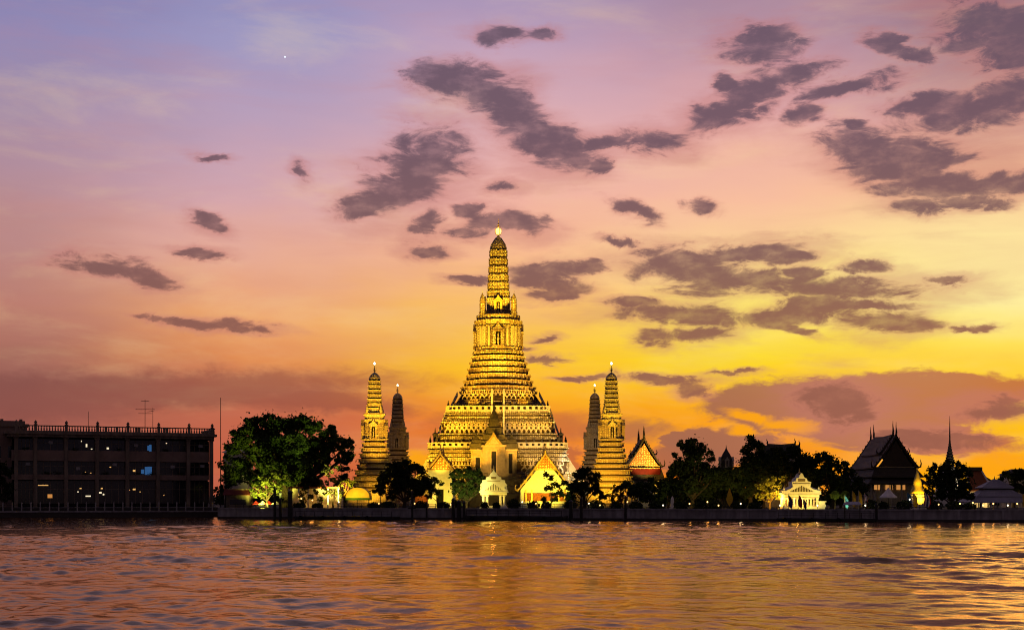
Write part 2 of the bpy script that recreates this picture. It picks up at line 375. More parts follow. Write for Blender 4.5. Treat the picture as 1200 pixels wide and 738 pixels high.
def leafmesh(name, cent, size, m, parent, r):
    v = leaves(cent, size, r); n = len(v)
    me = bpy.data.meshes.new(name); me.vertices.add(n*4); me.vertices.foreach_set('co', v.reshape(-1).astype(np.float32))
    me.loops.add(n*4); me.loops.foreach_set('vertex_index', np.arange(n*4,dtype=np.int32))
    me.polygons.add(n); me.polygons.foreach_set('loop_start', np.arange(0,n*4,4,dtype=np.int32)); me.update(calc_edges=True)
    me.materials.append(MT[m]); o = bpy.data.objects.new(name, me); COL.objects.link(o); o.parent = parent; return o
def tag(o, label=None, cat=None, group=None, kind=None):
    if label: o['label'] = label
    if cat: o['category'] = cat
    if group: o['group'] = group
    if kind: o['kind'] = kind
    return o
def thing(name, label, cat, loc, rz=0, group=None):
    o = bpy.data.objects.new(name, None); COL.objects.link(o); o.location = loc; o.rotation_euler = (0,0,rz); o.empty_display_size = .5
    return tag(o, label, cat, group)
def dup(root, loc, label, rz=None, scale=None):
    r = root.copy(); COL.objects.link(r); r.location = loc; r['label'] = label
    if rz is not None: r.rotation_euler = (0,0,rz)
    if scale: r.scale = (scale,)*3
    for ch in list(root.children):
        c = ch.copy(); COL.objects.link(c); c.parent = r
        for g in list(ch.children):
            d = g.copy(); COL.objects.link(d); d.parent = c
    return r
def Xp(px, Y): return (px-600)/F*Y
def Zp(py, Y): return 5+(HOR-py)*Y/F
def P(px, py, Y): return (Xp(px,Y), Y, Zp(py,Y))
G = 2.2                                     # height of the river bank above the water
def bankY(px): return 284.5/(1+.27*(px-600)/F)

def spot(loc, tgt, power, c=(1,.62,.16), angle=60, size=.5, blend=.6):
    l = bpy.data.lights.new('floodlight', 'SPOT'); l.energy = power; l.color = c; l.spot_size = R(angle); l.spot_blend = blend; l.shadow_soft_size = size
    o = bpy.data.objects.new('floodlight', l); COL.objects.link(o); o.location = loc
    o.rotation_euler = (Vector(tgt)-Vector(loc)).to_track_quat('-Z','Y').to_euler(); return o
def point(loc, power, c=(1,.7,.3), size=.3):
    l = bpy.data.lights.new('lamp_light', 'POINT'); l.energy = power; l.color = c; l.shadow_soft_size = size
    o = bpy.data.objects.new('lamp_light', l); COL.objects.link(o); o.location = loc; return o

# ------------------------------------------------------------------ setting: river, ground, embankment
def wave_h(X, Y):
    r = np.random.default_rng(3); h = np.zeros_like(X)
    wx = X+3.0*np.sin(X*.031+1.1)+2.2*np.sin(Y*.045+X*.017); wy = Y+3.5*np.sin(X*.04+.6)+2.5*np.sin(Y*.027+2+X*.021)
    for lam, amp, n in ((19,.06,5),(10,.052,7),(5.5,.040,9),(3.1,.030,12),(1.7,.019,16),(.95,.007,18)):
        for k in range(n):
            th = r.normal(1.35, .42 if lam > 3 else .6); kk = 2*np.pi/(lam*r.uniform(.7,1.35))
            h += amp/np.sqrt(n)*1.5*np.sin(kk*(np.cos(th)*wx+np.sin(th)*wy)+r.uniform(0,6.28))
    patch = .75+.45*np.sin(X*.05+2*np.sin(Y*.03))*np.sin(Y*.06+1.5*np.sin(X*.04))
    return h*patch
ys = [-400,-200,-80,-20,20,38]; y = 42.
while y < 330: ys.append(y); y += max(.2, y*.004)
ys += [345, 380]
half = np.concatenate([np.linspace(0,1,300)])
cols = np.linspace(-1, 1, 701)
V = []
for yy in ys:
    w = 30+max(yy,30)*.44
    xs = cols*w
    xs = np.concatenate([[-3000,-600,-(w+60)], xs, [w+60,600,3000]])
    V.append(np.stack([xs, np.full_like(xs, yy), np.zeros_like(xs)], 1))
V = np.stack(V); hh = wave_h(V[...,0], V[...,1])
fade = np.clip((V[...,1]-20)/30, 0, 1)*np.clip((1200-np.abs(V[...,0]))/900, 0, 1)
V[...,2] = hh*fade
nr, nc = V.shape[:2]
idx = np.arange(nr*nc).reshape(nr, nc)
q = np.stack([idx[:-1,:-1], idx[:-1,1:], idx[1:,1:], idx[1:,:-1]], -1).reshape(-1,4)
me = bpy.data.meshes.new('river')
me.vertices.add(nr*nc); me.vertices.foreach_set('co', V.reshape(-1).astype(np.float32))
me.loops.add(q.size); me.loops.foreach_set('vertex_index', q.reshape(-1).astype(np.int32))
me.polygons.add(len(q)); me.polygons.foreach_set('loop_start', np.arange(0,q.size,4,dtype=np.int32)); me.polygons.foreach_set('use_smooth', np.ones(len(q),bool))
me.update(calc_edges=True)
wm_ = bpy.data.materials.new('river_water'); wm_.use_nodes = True; t = wm_.node_tree; b = t.nodes['Principled BSDF']
out_ = t.nodes['Material Output']; t.nodes.remove(b)
df = t.nodes.new('ShaderNodeBsdfDiffuse'); df.inputs[0].default_value = (.07,.034,.02,1)
gl_ = t.nodes.new('ShaderNodeBsdfGlossy'); gl_.inputs[0].default_value = (1,.73,.50,1); gl_.inputs['Roughness'].default_value = .115
fr_ = t.nodes.new('ShaderNodeFresnel'); fr_.inputs[0].default_value = 1.36
mxs = t.nodes.new('ShaderNodeMixShader'); t.links.new(fr_.outputs[0], mxs.inputs[0]); t.links.new(df.outputs[0], mxs.inputs[1]); t.links.new(gl_.outputs[0], mxs.inputs[2])
t.links.new(mxs.outputs[0], out_.inputs[0])
g = t.nodes.new('ShaderNodeNewGeometry')
prev = None
for sc, st_, di, sy in ((.45,.5,.12,1.),(1.3,.5,.045,1.4),(3.6,.35,.014,1.3)):
    mp = t.nodes.new('ShaderNodeMapping'); mp.inputs['Scale'].default_value = (1, sy, 1); mp.inputs['Rotation'].default_value = (0,0,R(8*sc))
    t.links.new(g.outputs['Position'], mp.inputs[0])
    n = t.nodes.new('ShaderNodeTexNoise'); n.inputs['Scale'].default_value = sc; n.inputs['Detail'].default_value = 3; n.inputs['Distortion'].default_value = .4
    t.links.new(mp.outputs[0], n.inputs['Vector'])
    bp = t.nodes.new('ShaderNodeBump'); bp.inputs['Strength'].default_value = st_; bp.inputs['Distance'].default_value = di
    t.links.new(n.outputs[0], bp.inputs['Height'])
    if prev: t.links.new(prev.outputs[0], bp.inputs['Normal'])
    prev = bp
for q_ in (df.inputs['Normal'], gl_.inputs['Normal'], fr_.inputs['Normal']): t.links.new(prev.outputs[0], q_)
me.materials.append(wm_)
ro = bpy.data.objects.new('river', me); COL.objects.link(ro); tag(ro, kind='structure')

BANK = [(-600,300),(-130,309),(-69,322),(-64.7,302),(120,302-.27*184.7),(600,130)]
gd = MB(); pts = BANK+[(6000,130),(6000,6000),(-6000,6000),(-6000,300)]
gd.add([(x,y+.3,G) for x,y in pts], [tuple(range(len(pts)))])
tag(gd.build('ground', 'soil'), kind='structure')
# embankment wall: coping, face, weathered toe
def wallseg(mb, a, c, t0, t1, z0, z1):
    a = Vector((*a,0)); c = Vector((*c,0)); d = (c-a).normalized(); n = Vector((d.y,-d.x,0))
    if n.y > 0: n = -n
    p = [a+n*t0, c+n*t0, c+n*t1, a+n*t1]
    mb.add([(q.x,q.y,z0) for q in p]+[(q.x,q.y,z1) for q in p], [(0,1,2,3),(4,5,6,7),(0,1,5,4),(1,2,6,5),(2,3,7,6),(3,0,4,7)])
ew = thing('embankment_wall', 'long grey concrete river wall below the temple trees', 'river wall', (0,0,0))
f = MB(); wallseg(f, BANK[3], BANK[4], 0, .5, -1, 2.15); wallseg(f, BANK[4], BANK[5], 0, .5, -1, 2.15); wallseg(f, BANK[2], BANK[3], 0, .4, -1, 2.15)
f.build('wall_face', 'concrete', ew)
f = MB(); wallseg(f, BANK[3], BANK[4], -.3, .75, 2.15, 2.45); wallseg(f, BANK[4], BANK[5], -.3, .75, 2.15, 2.45); f.build('coping', 'concrete', ew)
f = MB(); wallseg(f, BANK[3], BANK[4], .5, 1.0, -1, .5); wallseg(f, BANK[4], BANK[5], .5, 1.0, -1, .5); f.build('footing', 'darkstone', ew)
f = MB(); d = Vector((BANK[4][0]-BANK[3][0], BANK[4][1]-BANK[3][1])); 
for k in range(24):
    a = Vector(BANK[3])+d*(k+.5)/24; f.box(a.x-.25, a.x+.25, a.y-.72, a.y-.4, -.5, 2.13)
f.build('buttress', 'concrete', ew)
for (pa, pb_, lb) in ((258,322,'rail fence on the grey wall beside the awning hut'),(395,520,'rail fence on the grey wall from the dome tent to the chapel'),(600,720,'rail fence on the grey wall before the broad lit gable'),(1030,1140,'rail fence on the grey wall before the golden chedi and round tree')):
    rt = thing('wall_railing', lb, 'railing', (0,0,0), 0, 'rail fences on the river wall')
    A_ = Vector((Xp(pa,bankY(pa)),bankY(pa))); B_ = Vector((Xp(pb_,bankY(pb_)),bankY(pb_)))
    f = MB(); n = int((B_-A_).length/1.8)
    for i in range(n+1): p = A_+(B_-A_)*i/n; f.box(p.x-.05,p.x+.05,p.y+.2,p.y+.3,2.4,3.4)
    for z in (2.85,3.35): f.tube([(A_.x,A_.y+.25,z),(B_.x,B_.y+.25,z)],.045,4)
    f.build('railing','metal',rt)
# ------------------------------------------------------------------ plans and tower parts
PL_A = [(1,.30),(.93,.30),(.93,.52),(.82,.52),(.82,.68),(.68,.68)]
PL_B = [(1,.80),(.975,.80),(.975,.88),(.945,.88),(.945,.945)]
def plan(pl, h, z, cx=0, cy=0):
    q = pl + [(b_,a_) for a_,b_ in pl[:-1][::-1]]
    out = []
    for k in range(4):
        c, s = (1,0,-1,0)[k], (0,1,0,-1)[k]
        for a_, b_ in [(1,0)]*0 + q: out.append((cx+h*(a_*c-b_*s), cy+h*(a_*s+b_*c), z))
        # close the side: start of the next quarter is the mirrored point
    # each quarter lists from (1,.3) to (.3,1); next quarter begins (-.3,1)
    return out
def front(pl, xf):                         # how far the front face stands out at fraction xf of the half width
    for a_, b_ in pl:
        if abs(xf) <= b_: return a_
    return pl[-1][1]
def bands(h0, z0, h1, z1, n, lip=.45, rec=.35, pw=1.):
    out = []
    for i in range(n):
        f0 = (i/n)**pw; f1 = ((i+1)/n)**pw; hA = h0+(h1-h0)*f0; hB = h0+(h1-h0)*f1
        zA = z0+(z1-z0)*i/n; dz = (z1-z0)/n
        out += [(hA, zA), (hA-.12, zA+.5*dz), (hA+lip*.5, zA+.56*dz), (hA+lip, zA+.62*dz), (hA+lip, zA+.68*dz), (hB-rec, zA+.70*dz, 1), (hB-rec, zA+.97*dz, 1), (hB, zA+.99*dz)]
    return out
def figure_mesh(h):
    """squat guardian holding the ledge up: spread legs, belly, head with pointed crown, raised arms"""
    m = MB(); s = h/2.4
    for k in (-1,1):
        m.tube([(k*.62*s,0,0),(k*.60*s,-.12*s,.5*s),(k*.22*s,0,.95*s)], [.17*s,.2*s,.22*s], 5)
        m.tube([(k*.28*s,0,1.55*s),(k*.7*s,-.05*s,1.5*s),(k*.82*s,0,2.05*s),(k*.62*s,0,2.4*s)], [.16*s,.15*s,.13*s,.12*s], 5)
        m.box(k*.62*s-.2*s, k*.62*s+.2*s, -.35*s, .15*s, 0, .14*s)
    m.lathe([(.24*s,.85*s),(.36*s,1.05*s),(.33*s,1.3*s),(.36*s,1.55*s),(.14*s,1.7*s),(.13*s,1.76*s),(.23*s,1.86*s),(.22*s,2.0*s),(.12*s,2.12*s),(.03*s,2.4*s)], 7)
    return m
def balustrade(mb, pts, z, h, hole=.7, pitch=1.6, th=.35):
    for a, c in zip(pts, pts[1:]+pts[:1]):
        a = Vector(a[:2]); c = Vector(c[:2]); L = (c-a).length
        if L < .4: continue
        d = (c-a)/L; n = Vector((d.y,-d.x))
        def bx(s0, s1, z0, z1, t=th):
            p = [a+d*s0+n*t/2, a+d*s1+n*t/2, a+d*s1-n*t/2, a+d*s0-n*t/2]
            mb.add([(q.x,q.y,z0) for q in p]+[(q.x,q.y,z1) for q in p], [(0,1,2,3),(4,5,6,7),(0,1,5,4),(1,2,6,5),(2,3,7,6),(3,0,4,7)])
        bx(-.15, L+.15, z, z+h*.32); bx(-.15, L+.15, z+h*.78, z+h, th*1.25)
        k = max(1, round(L/pitch)); p_ = L/k
        for i in range(k+1):
            s0 = max(0, i*p_-(p_-hole)/2); s1 = min(L, i*p_+(p_-hole)/2)
            if s1 > s0: bx(s0, s1, z+h*.3, z+h*.8, th*.9)
def niche(parent, w, h, y, z, m='plain', rot=0, name='niche'):
    """projecting porch: jambs, dark opening, pointed pediment, statue"""
    f = MB(); f.box(-w, -w*.45, y-.45, y+.3, z, z+h*.62); f.box(w*.45, w, y-.45, y+.3, z, z+h*.62)
    f.box(-w*1.15, w*1.15, y-.6, y+.3, z+h*.62, z+h*.70)
    f.prismy([(-w*1.2,z+h*.70),(w*1.2,z+h*.70),(w*.75,z+h*.8),(w*.4,z+h*.86),(0,z+h*1.05),(-w*.4,z+h*.86),(-w*.75,z+h*.8)], y-.55, y+.3)
    f.box(-w*1.1, w*1.1, y-.6, y+.3, z-h*.06, z)
    o = f.build(name, m, parent); o.rotation_euler = (0,0,rot)
    g = MB(); g.box(-w*.449, w*.449, y+.05, y+.1, z, z+h*.62)
    b_ = g.build('opening', 'darkin', o)
    g = MB(); g.lathe([(w*.16,z),(w*.2,z+h*.1),(w*.13,z+h*.2),(w*.22,z+h*.3),(w*.08,z+h*.4),(w*.13,z+h*.46),(w*.02,z+h*.58)], 7, 0, y-.12)
    g.build('statue', 'figure', o)
    return o

# ------------------------------------------------------------------ the great tower
TY = 379.; TX = Xp(584, TY)
tw = thing('temple_tower', 'tallest tower, stepped and golden with a narrow spire, in the middle', 'temple tower', (TX, TY, 0))
def loftplan(pl, prof, name, m, parent, cx=0, cy=0):
    f = MB(); f.loft([plan(pl, p[0], p[1], cx, cy) for p in prof]); o = f.build(name, m, parent)
    o.data.materials.append(MT['recess_shade']); n = len(plan(pl, 1, 0))
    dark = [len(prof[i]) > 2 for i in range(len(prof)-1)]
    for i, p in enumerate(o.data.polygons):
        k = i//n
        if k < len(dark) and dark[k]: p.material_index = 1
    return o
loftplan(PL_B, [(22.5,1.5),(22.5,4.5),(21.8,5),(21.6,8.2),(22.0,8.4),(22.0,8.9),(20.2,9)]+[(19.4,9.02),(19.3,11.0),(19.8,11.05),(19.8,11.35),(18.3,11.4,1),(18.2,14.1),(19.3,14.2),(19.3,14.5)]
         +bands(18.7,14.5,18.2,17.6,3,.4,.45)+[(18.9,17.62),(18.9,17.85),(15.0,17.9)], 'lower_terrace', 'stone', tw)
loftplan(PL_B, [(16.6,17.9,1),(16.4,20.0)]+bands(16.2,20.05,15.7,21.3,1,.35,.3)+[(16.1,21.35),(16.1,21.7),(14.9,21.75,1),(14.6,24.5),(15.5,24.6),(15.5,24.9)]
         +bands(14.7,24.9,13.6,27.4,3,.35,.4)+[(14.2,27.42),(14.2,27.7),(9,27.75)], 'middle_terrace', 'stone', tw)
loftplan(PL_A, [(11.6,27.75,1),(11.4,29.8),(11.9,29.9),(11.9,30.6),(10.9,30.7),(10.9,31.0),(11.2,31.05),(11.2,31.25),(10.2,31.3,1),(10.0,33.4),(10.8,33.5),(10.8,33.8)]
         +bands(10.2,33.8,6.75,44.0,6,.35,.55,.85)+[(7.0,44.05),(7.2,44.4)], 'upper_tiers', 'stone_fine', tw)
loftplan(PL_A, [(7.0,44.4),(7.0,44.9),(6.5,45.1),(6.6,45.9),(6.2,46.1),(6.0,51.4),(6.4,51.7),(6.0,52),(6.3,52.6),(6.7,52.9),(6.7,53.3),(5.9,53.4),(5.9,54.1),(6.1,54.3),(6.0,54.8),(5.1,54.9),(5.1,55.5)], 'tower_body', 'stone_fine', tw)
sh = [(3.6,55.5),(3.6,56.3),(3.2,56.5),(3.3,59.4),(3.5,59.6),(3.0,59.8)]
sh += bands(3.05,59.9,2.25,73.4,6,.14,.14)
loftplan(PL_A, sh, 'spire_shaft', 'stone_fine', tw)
for i in range(6):                       # leaf shaped antefixes that ring each storey of the spire
    z = 59.9+i*2.25; h = 3.05-.8*i/6
    for k in range(4):
        c, s = (1,0,-1,0)[k], (0,1,0,-1)[k]; f = MB()
        for u in (-.78,-.5,-.2,.2,.5,.78):
            st_ = front(PL_A, u)*h+.07
            for zz, w in ((z+.2,.28),(z+1.1,.24)):
                p = [(u*h-w,-st_,zz),(u*h+w,-st_,zz),(u*h+w*.8,-st_-.1,zz+.35),(u*h,-st_-.12,zz+.85),(u*h-w*.8,-st_-.1,zz+.35),(u*h,-st_+.25,zz+.1)]
                f.add([(x*c-y*s, x*s+y*c, q) for x,y,q in p], [(0,1,2,4),(4,2,3),(0,5,1),(1,5,2),(2,5,3),(3,5,4),(4,5,0)])
        for w_,y_ in ((.5,.95),(.8,.75)):
            p = [(-h*w_,-h*y_),(h*w_,-h*y_),(h*w_,-h*.4),(-h*w_,-h*.4)]
            f.loft([[(x*c-y*s,x*s+y*c,q) for x,y in p] for q in (z+.25,z+1.9)])
        f.build('spire_ornament', 'stone_fine', tw)
f = MB(); f.lathe([(2.25,73.4),(2.2,73.9),(1.85,74.8),(1.25,75.8),(.6,76.7),(.15,77.3)], 16)
for i in range(16):
    a = 2*math.pi*i/16; f.tube([(2.28*math.cos(a),2.28*math.sin(a),73.5),(1.87*math.cos(a),1.87*math.sin(a),74.8),(.75*math.cos(a),.75*math.sin(a),76.5)], .14, 4)
f.build('crown_dome', 'stone_fine', tw)
fi = MB(); fi.cyl(0,0,76.7,81.9,.13,.05,8)
for k in range(4):
    a = k*math.pi/2+.4; fi.tube([(0,0,77.2),(.8*math.cos(a),.8*math.sin(a),77.6),(.9*math.cos(a),.9*math.sin(a),79.0),(.5*math.cos(a),.5*math.sin(a),80.0)], [.1,.1,.08,.03], 5)
fi.lathe([(.1,79.4),(.4,79.7),(.1,80.1),(.3,80.3),(.05,80.7)], 8)
fo = fi.build('finial', 'gold', tw)
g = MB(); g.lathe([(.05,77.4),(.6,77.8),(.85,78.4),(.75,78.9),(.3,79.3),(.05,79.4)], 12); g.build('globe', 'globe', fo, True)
for sx in (-1,1):
    for sy in (-1,1):
        m = MB(); m.lathe([(.95,54.9),(.95,55.4),(.75,55.6),(.8,57.4),(.9,57.6),(.72,57.8),(.78,58.6),(.6,59.4),(.3,60.2),(.08,60.6),(.03,61.4)], 10, sx*4.35, sy*4.1)
        m.build('corner_turret', 'stone_fine', tw)
for k in range(4):
    niche(tw, 1.5, 6.0, -6.42, 46.2, 'stone_fine', k*math.pi/2)
    niche(tw, 1.1, 4.6, -3.75, 55.5, 'gold', k*math.pi/2, 'upper_niche')
# corner pilasters and standing figures on the body cornice
for k in range(4):
    c, s = (1,0,-1,0)[k], (0,1,0,-1)[k]
    for u in (-.75,-.6,-.41,.41,.6,.75):
        x = u*6.2; y = -front(PL_A,u)*6.15-.16
        pv = [(x-.28,y),(x+.28,y),(x+.28,y+.3),(x-.28,y+.3)]
        f = MB(); f.loft([[(a*c-b_*s,a*s+b_*c,z) for a,b_ in pv] for z in (46.2,51.5)]); f.build('pilaster', 'plaster', tw)
def figrow(n, h, z, size, pl, skip=0, m='figure'):
    proto = None
    for i in range(n):
        u = -0.9+1.8*i/(n-1)
        if abs(u*h) < skip: continue
        if proto is None: o = figure_mesh(size).build('supporting_figure', m, tw); proto = o
        else: o = proto.copy(); COL.objects.link(o); o.parent = tw
        o.location = (u*h, -front(pl,u)*h-.45, z)
figrow(22, 18.3, 11.4, 2.75, PL_B, 6.5); figrow(22, 14.8, 21.8, 2.8, PL_B, 1.5); figrow(16, 10.1, 31.35, 2.15, PL_A, 0)
proto = None
for (h, z, sz) in ((14.8,21.8,2.8),(18.3,11.4,2.75)):          # the near ends of the two flanks
    for sd in (-1,1):
        for i in range(5):
            o = figure_mesh(sz).build('supporting_figure', 'figure', tw) if proto is None else proto.copy()
            if proto is None: proto = o
            else: COL.objects.link(o); o.parent = tw
            o.location = (sd*(h+.4), -h*(.56-.2*i), z); o.rotation_euler = (0,0,sd*math.pi/2)
for h, z, hh_ in ((18.55,17.85,1.35),(13.9,27.7,1.5)):
    f = MB(); balustrade(f, plan(PL_B,h,0), z, hh_); f.build('balustrade', 'plaster', tw)
# pointed merlons at the corners, statues along the first walk with unlit shade put into their colour
def spike(x, y, z, s, nm='merlon', m='darkstone'):
    f = MB(); f.lathe([(.42*s,0),(.42*s,.25*s),(.28*s,.35*s),(.38*s,.75*s),(.2*s,1.15*s),(.24*s,1.3*s),(.04*s,2.0*s)], 8)
    o = f.build(nm, m, tw); o.location = (x,y,z); return o
for sx in (-1,1):
    for dx in (0,1.6,3.2): spike(sx*(13.5-dx), -.80*13.9 if dx else -.6*13.9, 29.2, .85)
    spike(sx*18.3, -.55*18.55, 19.2, 1.0); spike(sx*16.3, -.86*18.5, 19.2, .9)
    f = MB(); f.lathe([(.7,17.9),(.7,18.6),(.5,18.8),(.55,21.2),(.75,21.5),(.75,21.9),(.2,22.2),(.1,23.4)], 8, sx*17.0, -9.5); f.build('corner_post', 'darkstone', tw)
for i in range(16):
    u = -.92+1.84*i/15; x = u*17.4
    if abs(x) < 6.2: continue
    spike(x, -front(PL_B,u)*17.4, 17.9, 1.25, 'terrace_statue', 'darkstone')
# steep stairs on four sides, dark well with pale handrails
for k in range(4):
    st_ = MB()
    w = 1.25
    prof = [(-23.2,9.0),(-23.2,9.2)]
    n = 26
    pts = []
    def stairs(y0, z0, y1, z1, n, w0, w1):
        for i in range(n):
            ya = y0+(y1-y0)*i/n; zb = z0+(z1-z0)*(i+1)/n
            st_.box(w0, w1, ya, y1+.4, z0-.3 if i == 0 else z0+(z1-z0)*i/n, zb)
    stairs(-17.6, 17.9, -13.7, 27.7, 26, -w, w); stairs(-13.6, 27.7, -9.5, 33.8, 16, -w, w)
    o = st_.build('staircase', 'recess_shade', tw); o.rotation_euler = (0,0,k*math.pi/2)
    r_ = MB()
    for s_ in (-1,1):
        x0 = s_*(w+.12); x1 = s_*(w+.55)
        for (y0,z0,y1,z1) in ((-18.1,18.6,-14.4,28.9),(-13.9,28.4,-11.3,33.6)):
            r_.loft([[(x0,y0,z0-.8),(x1,y0,z0-.8),(x1,y0,z0+.3),(x0,y0,z0+.3)],[(x0,y1,z1-.8),(x1,y1,z1-.8),(x1,y1,z1+.3),(x0,y1,z1+.3)]])
    r_.build('handrail', 'plain', o)
# sloping side walls of the flanking stairs, seen on both edges
for k in (1,3,0,2):
    f = MB()
    for s_ in (-1,1):
        f.prismy([(-18.3,17.8),(-18.3,17.0),(-24.5,7.8),(-24.5,2),(-18.3,2)][::1], s_*3.2-.35, s_*3.2+.35)
    f.box(-24.0,-18.4,-2.8,2.8,2,7.5)
    o = f.build('stair_wall', 'plain', tw); o.rotation_euler = (0,0,{1:0,3:math.pi,0:math.pi/2,2:-math.pi/2}[k])

# ------------------------------------------------------------------ shrine porch at the foot of the tower
SY = 353.; k_ = SY/F
md_ = thing('shrine_pavilion', 'ochre stone shrine with three tall dark doorways against the great tower', 'shrine', (Xp(579,SY), SY, G))
z0 = Zp(560,SY)-G; zt = Zp(524,SY)-G
f = MB(); f.loft([plan(PL_A, h, z) for h, z in ((8.6,-.5),(8.6,3.4),(8.0,3.6),(8.0,5.2),(7.4,5.4),(7.4,z0-.3),(7.0,z0),(7.0,z0+1))]); f.build('podium', 'ochre', md_)
f = MB()
f.box(-2.9, 2.9, -4.6, 4, z0+.5, zt); f.box(-5.9, -2.9, -3.4, 4, z0+.5, zt-1.0); f.box(2.9, 5.9, -3.4, 4, z0+.5, zt-1.0)
for x in (-5.6,-4.9,-3.2,-2.6,-1.9,-1.2,1.2,1.9,2.6,3.2,4.9,5.6):
    yy = -4.75 if abs(x) < 2.9 else -3.55
    f.box(x-.18, x+.18, yy, yy+.2, z0+.5, (zt if abs(x) < 2.9 else zt-1)-.4)
f.build('wall', 'ochre', md_)
f = MB(); f.box(-3.2,3.2,-4.95,4.2,zt,zt+.45); f.box(-6.2,-3.2,-3.8,4.2,zt-1,zt-.6); f.box(3.2,6.2,-3.8,4.2,zt-1,zt-.6); f.build('cornice', 'ochrel', md_)
for x, w, h, yy in ((0,.62,5.6,-4.62),(-4.15,.6,4.0,-3.42),(4.35,.6,5.0,-3.42)):
    f = MB(); f.box(x-w,x+w,yy-.02,yy+.05,z0+1.2,z0+1.2+h); o = f.build('door', 'darkin', md_)
    f = MB(); f.box(x-w-.22,x-w,yy-.12,yy,z0+1,z0+1.4+h); f.box(x+w,x+w+.22,yy-.12,yy,z0+1,z0+1.4+h); f.box(x-w-.22,x+w+.22,yy-.14,yy,z0+1.2+h,z0+1.55+h); f.build('frame', 'ochrel', o)
f = MB(); f.prismy([(-2.3,zt+.45),(2.3,zt+.45),(1.6,zt+1.4),(.7,zt+2.5),(0,zt+3.8),(-.7,zt+2.5),(-1.6,zt+1.4)], -4.9, -4.4); f.build('pediment', 'ochre', md_)
f = MB(); f.prismy([(-1.3,zt+.7),(1.3,zt+.7),(0,zt+2.6)], -4.98, -4.91); f.build('pediment_panel', 'figure', md_)
f = MB()
f.loft([plan(PL_A,h,z,0,-.4) for h,z in ((3.6,zt+.45),(3.5,zt+1.7),(2.9,zt+2.0),(2.8,zt+3.2),(2.2,zt+3.5),(2.0,zt+5),(1.4,zt+5.3),(1.3,zt+7),(.8,zt+8.4),(.3,zt+9.6),(.05,zt+12))])
for sx in (-1,1):
    f.loft([plan(PL_A,h,z,sx*4.5,-1.6) for h,z in ((1.75,zt-.6),(1.75,zt+.9),(1.4,zt+1.1),(1.2,zt+1.8),(.6,zt+2.3),(.1,zt+3.4))])
f.build('roof', 'slate', md_)

# ------------------------------------------------------------------ four side towers
def side_tower(label, loc):
    t = thing('side_tower', label, 'temple tower', loc, 0, 'slender side towers round the great tower')
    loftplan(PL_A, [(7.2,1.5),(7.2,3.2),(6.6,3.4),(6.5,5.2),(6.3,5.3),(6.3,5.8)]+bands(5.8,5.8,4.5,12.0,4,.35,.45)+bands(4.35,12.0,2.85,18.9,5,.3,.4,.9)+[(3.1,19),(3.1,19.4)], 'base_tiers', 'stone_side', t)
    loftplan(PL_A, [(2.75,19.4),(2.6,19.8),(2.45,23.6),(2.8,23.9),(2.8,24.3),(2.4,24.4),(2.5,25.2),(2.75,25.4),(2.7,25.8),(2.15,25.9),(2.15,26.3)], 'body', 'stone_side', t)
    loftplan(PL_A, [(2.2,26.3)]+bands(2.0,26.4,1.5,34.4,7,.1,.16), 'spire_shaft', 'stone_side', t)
    f = MB(); f.lathe([(1.5,34.4),(1.45,34.8),(1.15,35.4),(.6,35.95),(.15,36.2)], 12); f.build('crown_dome', 'stone_side', t)
    f = MB(); f.cyl(0,0,36,38.4,.09,.05,6)
    for k in range(4):
        a = k*math.pi/2+.3; f.tube([(0,0,36.4),(.35*math.cos(a),.35*math.sin(a),36.7),(.4*math.cos(a),.4*math.sin(a),37.5)], [.06,.06,.02], 4)
    fo = f.build('finial', 'metal', t)
    f = MB(); f.lathe([(.03,38.1),(.26,38.35),(.26,38.6),(.03,38.85)], 8); f.build('lamp', 'lampstar', fo)
    for k in range(4):
        niche(t, .95, 4.6, -2.85, 19.5, 'stone_side', k*math.pi/2)
    for sx in (-1,1):
        for sy in (-1,1):
            f = MB(); f.lathe([(.4,25.9),(.4,26.6),(.25,27.2),(.05,28)], 6, sx*1.75, sy*1.75); f.build('corner_turret', 'stone_side', t)
    return t
FL = (Xp(439,345), 345, 0)
t0 = side_tower('golden lit side tower left of the great tower, standing in front of a dark twin', FL)
dup(t0, (Xp(716.5,345), 345, 0), 'golden lit side tower right of the great tower beside the red gabled hall')
dup(t0, (Xp(466,413), 413, 0), 'unlit dark side tower behind the left golden side tower')
dup(t0, (Xp(697,413), 413, 0), 'unlit dark side tower just left of and behind the right golden side tower')

